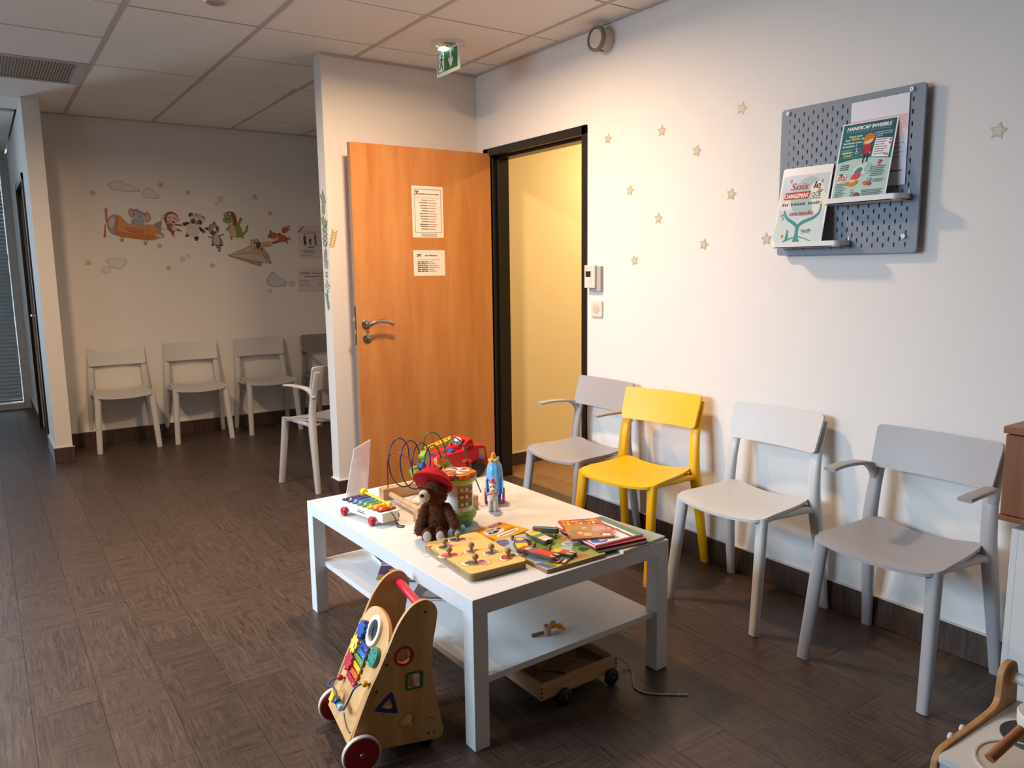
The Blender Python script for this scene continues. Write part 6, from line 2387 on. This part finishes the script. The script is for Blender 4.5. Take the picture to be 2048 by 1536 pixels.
def cloud(pts, label, X, Z, px, pz, fill='#d6d0ca', edge='#bcb4ae'):
    cx, cy = sum(p[0] for p in pts)/len(pts), sum(p[1] for p in pts)/len(pts)
    A, at = fart(cx, cy, X, Z, px, pz)
    A.blob(pts, edge, 5)
    A.blob([(cx+(p[0]-cx)*.90, cy+(p[1]-cy)*.86) for p in pts], fill, 5)
    A.blob([(cx+(p[0]-cx)*.72+3, cy+(p[1]-cy)*.66) for p in pts], '#dbd5cf' if fill == '#d6d0ca' else '#cdc9c5', 5)
    return stick(A, at, 'cloud_sticker', label, 'cloud stickers on the far wall')


def puff(cx, cy, rx, ry, seed=0):
    rr = random.Random(seed)
    return [(cx+rx*math.cos(2*PI*i/12)*(1+.10*(i % 2)-.04+rr.uniform(-.05, .05)), cy+ry*math.sin(2*PI*i/12)*(1+.14*(i % 2)-.05)) for i in range(12)]


cloud([(258, 130), (265, 105), (290, 95), (310, 80), (335, 92), (360, 78), (385, 92), (405, 105), (440, 108), (470, 130), (500, 142), (498, 160), (440, 165), (380, 170), (340, 158), (300, 160)], 'long grey cloud sticker above the airplane', 1.02, 2.025, 275, 265)
cloud([(512, 185), (525, 165), (540, 145), (565, 140), (590, 155), (612, 170), (640, 195), (645, 220), (610, 228), (560, 222), (522, 222)], 'medium grey cloud sticker just right of the long cloud', 1.21, 1.976, 270, 262)
cloud([(255, 680), (285, 668), (320, 672), (345, 660), (370, 672), (405, 675), (408, 705), (385, 735), (350, 755), (310, 742), (275, 740), (265, 710)], 'grey cloud sticker low on the left below the airplane', .925, 1.434, 275, 262)
cloud(puff(238, 768, 38, 28, 2), 'small grey cloud sticker lowest on the left', .848, 1.374, 275, 262)
cloud([(1478, 870), (1490, 835), (1520, 800), (1550, 800), (1580, 830), (1615, 845), (1640, 870), (1632, 900), (1600, 905), (1550, 910), (1500, 903)], 'thick grey cloud sticker below the paper plane', 2.187, 1.268, 238, 228, '#c9c6c3', '#a3a19f')
cloud(puff(1678, 888, 28, 24, 3), 'small grey cloud sticker right of the thick cloud, beside the poster', 2.322, 1.238, 236, 226, '#c9c6c3', '#a3a19f')
cloud(puff(1503, 936, 18, 16, 4), 'tiny grey cloud sticker hanging under the thick cloud', 2.122, 1.181, 238, 228, '#c9c6c3', '#a3a19f')
cloud(puff(1127, 232, 24, 22, 5), 'small grey cloud sticker above the raccoon', 1.752, 1.953, 250, 240, '#c2bebb', '#a9a5a2')
cloud(puff(1095, 262, 16, 13, 6), 'tiny grey cloud sticker above the raccoon, lower of two', 1.719, 1.918, 250, 240, '#cdc8c3', '#b4aeaa')
cloud(puff(820, 690, 24, 22, 7), 'small grey cloud sticker below the monkey', 1.419, 1.458, 260, 248, '#cbc6c2', '#afaba7')
cloud(puff(865, 668, 15, 14, 8), 'tiny grey cloud sticker below the panda', 1.468, 1.484, 258, 247, '#cbc6c2', '#afaba7')


def star_sticker(X, Z, label, M, face, group, c='#d0a06c', e='#b98a5c', r=.026, tilt=0.):
    A = Art(1, 1)
    q = star(0, 0, r, r*.50, 5, PI/2+tilt)
    A.poly(star(0, 0, r*1.06, r*.56, 5, PI/2+tilt), e)
    A.poly(q, c)
    A.poly(star(-r*.05, r*.03, r*.62, r*.34, 5, PI/2+tilt), c if False else '#d8ad80' if c == '#d0a06c' else '#cdbfa6')
    at = (X, FY, Z) if M is M_FAR else (WR-.0008, X, Z)
    return hang(A, 'star_sticker', label, 'wall sticker', at, M, group=group)


for i, (X, Z, l) in enumerate(((.802, 1.964, 'left of the long cloud, above the propeller'), (1.294, 2.048, 'highest, right of the two upper clouds'), (1.499, 1.998, 'above the panda'), (2.042, 1.984, 'above the gap between crocodile and fox'), (2.163, 1.849, 'above the fox'), (1.251, 1.564, 'just below the airplane tail wheel'), (.731, 1.432, 'far left, lower than the propeller'), (1.306, 1.388, 'lowest, below the airplane tail'), (1.653, 1.405, 'below the raccoon, left of the paper plane'))):
    star_sticker(X, Z, 'gold star sticker on the far wall, '+l, M_FAR, 0, GST, tilt=R(random.uniform(-14, 14)), c='#d0a06c', e='#bd8f62', r=.0245)
for i, (Y, Z, l) in enumerate(((3.034, 1.983, 'nearest the top of the door frame'), (2.66, 1.966, 'second along the top row'), (2.444, 1.849, 'just under the top row, in the middle'), (2.203, 1.989, 'highest, third along the top row'), (2.87, 1.716, 'middle height, nearest the door'), (2.245, 1.645, 'middle height, nearest the pegboard'), (2.674, 1.57, 'centre of the lower group'), (2.391, 1.44, 'low, to the left of the poster ledge'), (2.833, 1.377, 'lowest, above the thermostat level'), (2.059, 1.451, 'touching the lower left ledge of the pegboard'), (1.202, 1.751, 'alone to the right of the pegboard'))):
    star_sticker(Y, Z, 'star sticker on the right wall, '+l, M_RIGHT, 0, 'gold stars on the right wall', c='#bfb097', e='#988a74', r=.0265, tilt=R(random.uniform(-16, 16)))

# two posters on the far wall, partly behind the partition
A = Art(.21, .297)
A.mb.merge(MB().box(0, .21, 0, .297, -.0006, 0, '#d9d2d0'))
A.poly([(.0, .80), (.26, .985), (.26, .93), (.06, .78)], '#b3384a')
A.words(.16, .84, .80, .016, '#5a4048', 2)
A.words(.28, .72, .755, .014, '#a8404a', 3)


def person(A, x, y, h, top, bot, hair):
    A.ell(x, y+h*.88, .030, .026, '#c99a80')
    A.blob([(x-.034, y+h*.86), (x-.02, y+h*.97), (x+.02, y+h*.97), (x+.034, y+h*.88), (x, y+h*.92)], hair)
    A.poly([(x-.045, y+h*.80), (x+.045, y+h*.80), (x+.04, y+h*.42), (x-.04, y+h*.42)], top)
    A.line([(x-.045, y+h*.78), (x-.075, y+h*.52)], .024, top)
    A.line([(x+.045, y+h*.78), (x+.085, y+h*.66)], .024, top)
    A.line([(x-.022, y+h*.44), (x-.028, y)], .034, bot)
    A.line([(x+.022, y+h*.44), (x+.035, y)], .034, bot)


person(A, .30, .40, .34, '#3a3338', '#2a2528', '#2a2020')
A.poly([(.25, .55), (.35, .55), (.37, .46), (.23, .46)], '#221e22')
person(A, .53, .42, .22, '#4a3a38', '#332c2e', '#2a2020')
person(A, .76, .40, .38, '#b9543c', '#3a3034', '#3a2a24')
A.rect(.43, .335, .70, .375, '#b3485a')
A.rect(.2, .18, .68, .27, '#b0a8a8')
for i in range(4):
    A.words(.12+.14*i, .2+.14*i, .085, .022, '#6a6066', 5+i)
hang(A, 'poster', 'upper poster on the far wall with three drawn people, beside the fox', 'poster', (2.400, YF-.001, 1.456), M_FAR)
A = Art(.297, .21)
A.mb.merge(MB().box(0, .297, 0, .21, -.0006, 0, '#d6cfcb'))
A.text('ATELIERS - Parents Enfants', .08, .77, .075, '#2f2622', w=.86, bold=.003)
A.words(.20, .78, .645, .035, '#6a5a56', 3)
for i in range(3):
    A.words(.04+.03*(i == 1), .33, .49-.11*i, .024, '#b35a62', 20+i)
    A.words(.60, .93, .51-.10*i, .022, '#7a6a66', 30+i)
A.rect(.03, .06, .97, .075, '#b9b0ac')
hang(A, 'poster', 'lower landscape poster on the far wall headed ATELIERS, cut by the partition', 'poster', (2.380, YF-.001, 1.160), M_FAR)

# leaf stickers climbing the end of the partition
M_END = M_RIGHT
GL = 'leaf stickers on the partition end'


def sprig(Z, Y, label, cols, n=6, L=.05, spread=55, lean_=0., wid=.011, pairs=True, size=.018):
    A = Art(1, 1)
    dx, dy = math.sin(lean_), math.cos(lean_)
    A.line([(-dx*L/2, -dy*L/2), (dx*L/2, dy*L/2)], .002, cols[0])
    for i in range(n):
        t = -.5+(i+.4)/n
        for s in ((-1, 1) if pairs else (1 if i % 2 else -1,)):
            a = PI/2-lean_+s*R(spread)
            cx, cy = dx*L*t+math.cos(a)*size*.7, dy*L*t+math.sin(a)*size*.7
            A.ell(cx, cy, size*.62, wid*.45, cols[(i+(s > 0)) % len(cols)], math.degrees(a), 10)
    return hang(A, 'leaf_sticker', label, 'wall sticker', (1.673-.0008, Y, Z), M_END, group=GL)


SG = ['#6f8070', '#8a9a84', '#5c6f62']
sprig(1.745, 4.322, 'topmost grey-green fern sprig sticker on the partition end', SG, 6, .085, 60, -.5, .009, size=.026)
sprig(1.682, 4.330, 'broad olive leaf sticker second from the top of the partition end', ['#8f9a6a', '#a3a878'], 2, .05, 40, .2, .028, size=.026)
sprig(1.628, 4.340, 'pale green leaf sticker third from the top, nearest the far edge', ['#98a690', '#8a9a84'], 2, .04, 45, -.3, .024, size=.022)
sprig(1.608, 4.305, 'pale green leaf pair just above the large leaf bunch', ['#9aa58a', '#86967c'], 2, .045, 45, .5, .02, size=.022)
sprig(1.535, 4.322, 'largest dark green leaf bunch in the middle of the partition end', ['#5f7468', '#7f9284', '#6a8274', '#93a08c'], 5, .13, 48, .05, .018, size=.036)
sprig(1.448, 4.325, 'drooping grey-green sprig under the large leaf bunch', SG, 4, .07, 130, .1, .012, size=.026)
sprig(1.382, 4.322, 'curved half-wreath sprig sticker below the drooping sprig', ['#8a938a', '#757f78'], 4, .05, 80, .3, .010, size=.024)
sprig(1.318, 4.325, 'small brown-green leaf sticker above the last two sprigs', ['#a39f80', '#8f9478'], 2, .04, 50, 0, .014, size=.020)
sprig(1.255, 4.322, 'spreading sprig sticker with crossed twigs, second from the bottom', SG, 3, .06, 70, .7, .010, size=.028)
sprig(1.165, 4.325, 'lowest upright green leaf sprig on the partition end', ['#7f9a6a', '#6a8070', '#8fa078'], 6, .10, 40, -.25, .014, size=.022)
A = Art(1, 1)
A.line([(-.02, -.045), (.0, .0), (.012, .045)], .0022, '#a8924a')
for i in range(6):
    t = -.04+.016*i
    for s in (-1, 1):
        a = R(75)+s*R(38)
        A.ell(.25*t+math.cos(a)*.016+.004, t+math.sin(a)*.016, .013, .0034, '#b29a4c', math.degrees(a), 10)
hang(A, 'leaf_sticker', 'ochre feather-like leaf sticker folded onto the front of the partition', 'wall sticker', (1.693, YB-.0008, 1.515), M_FAR, group=GL)
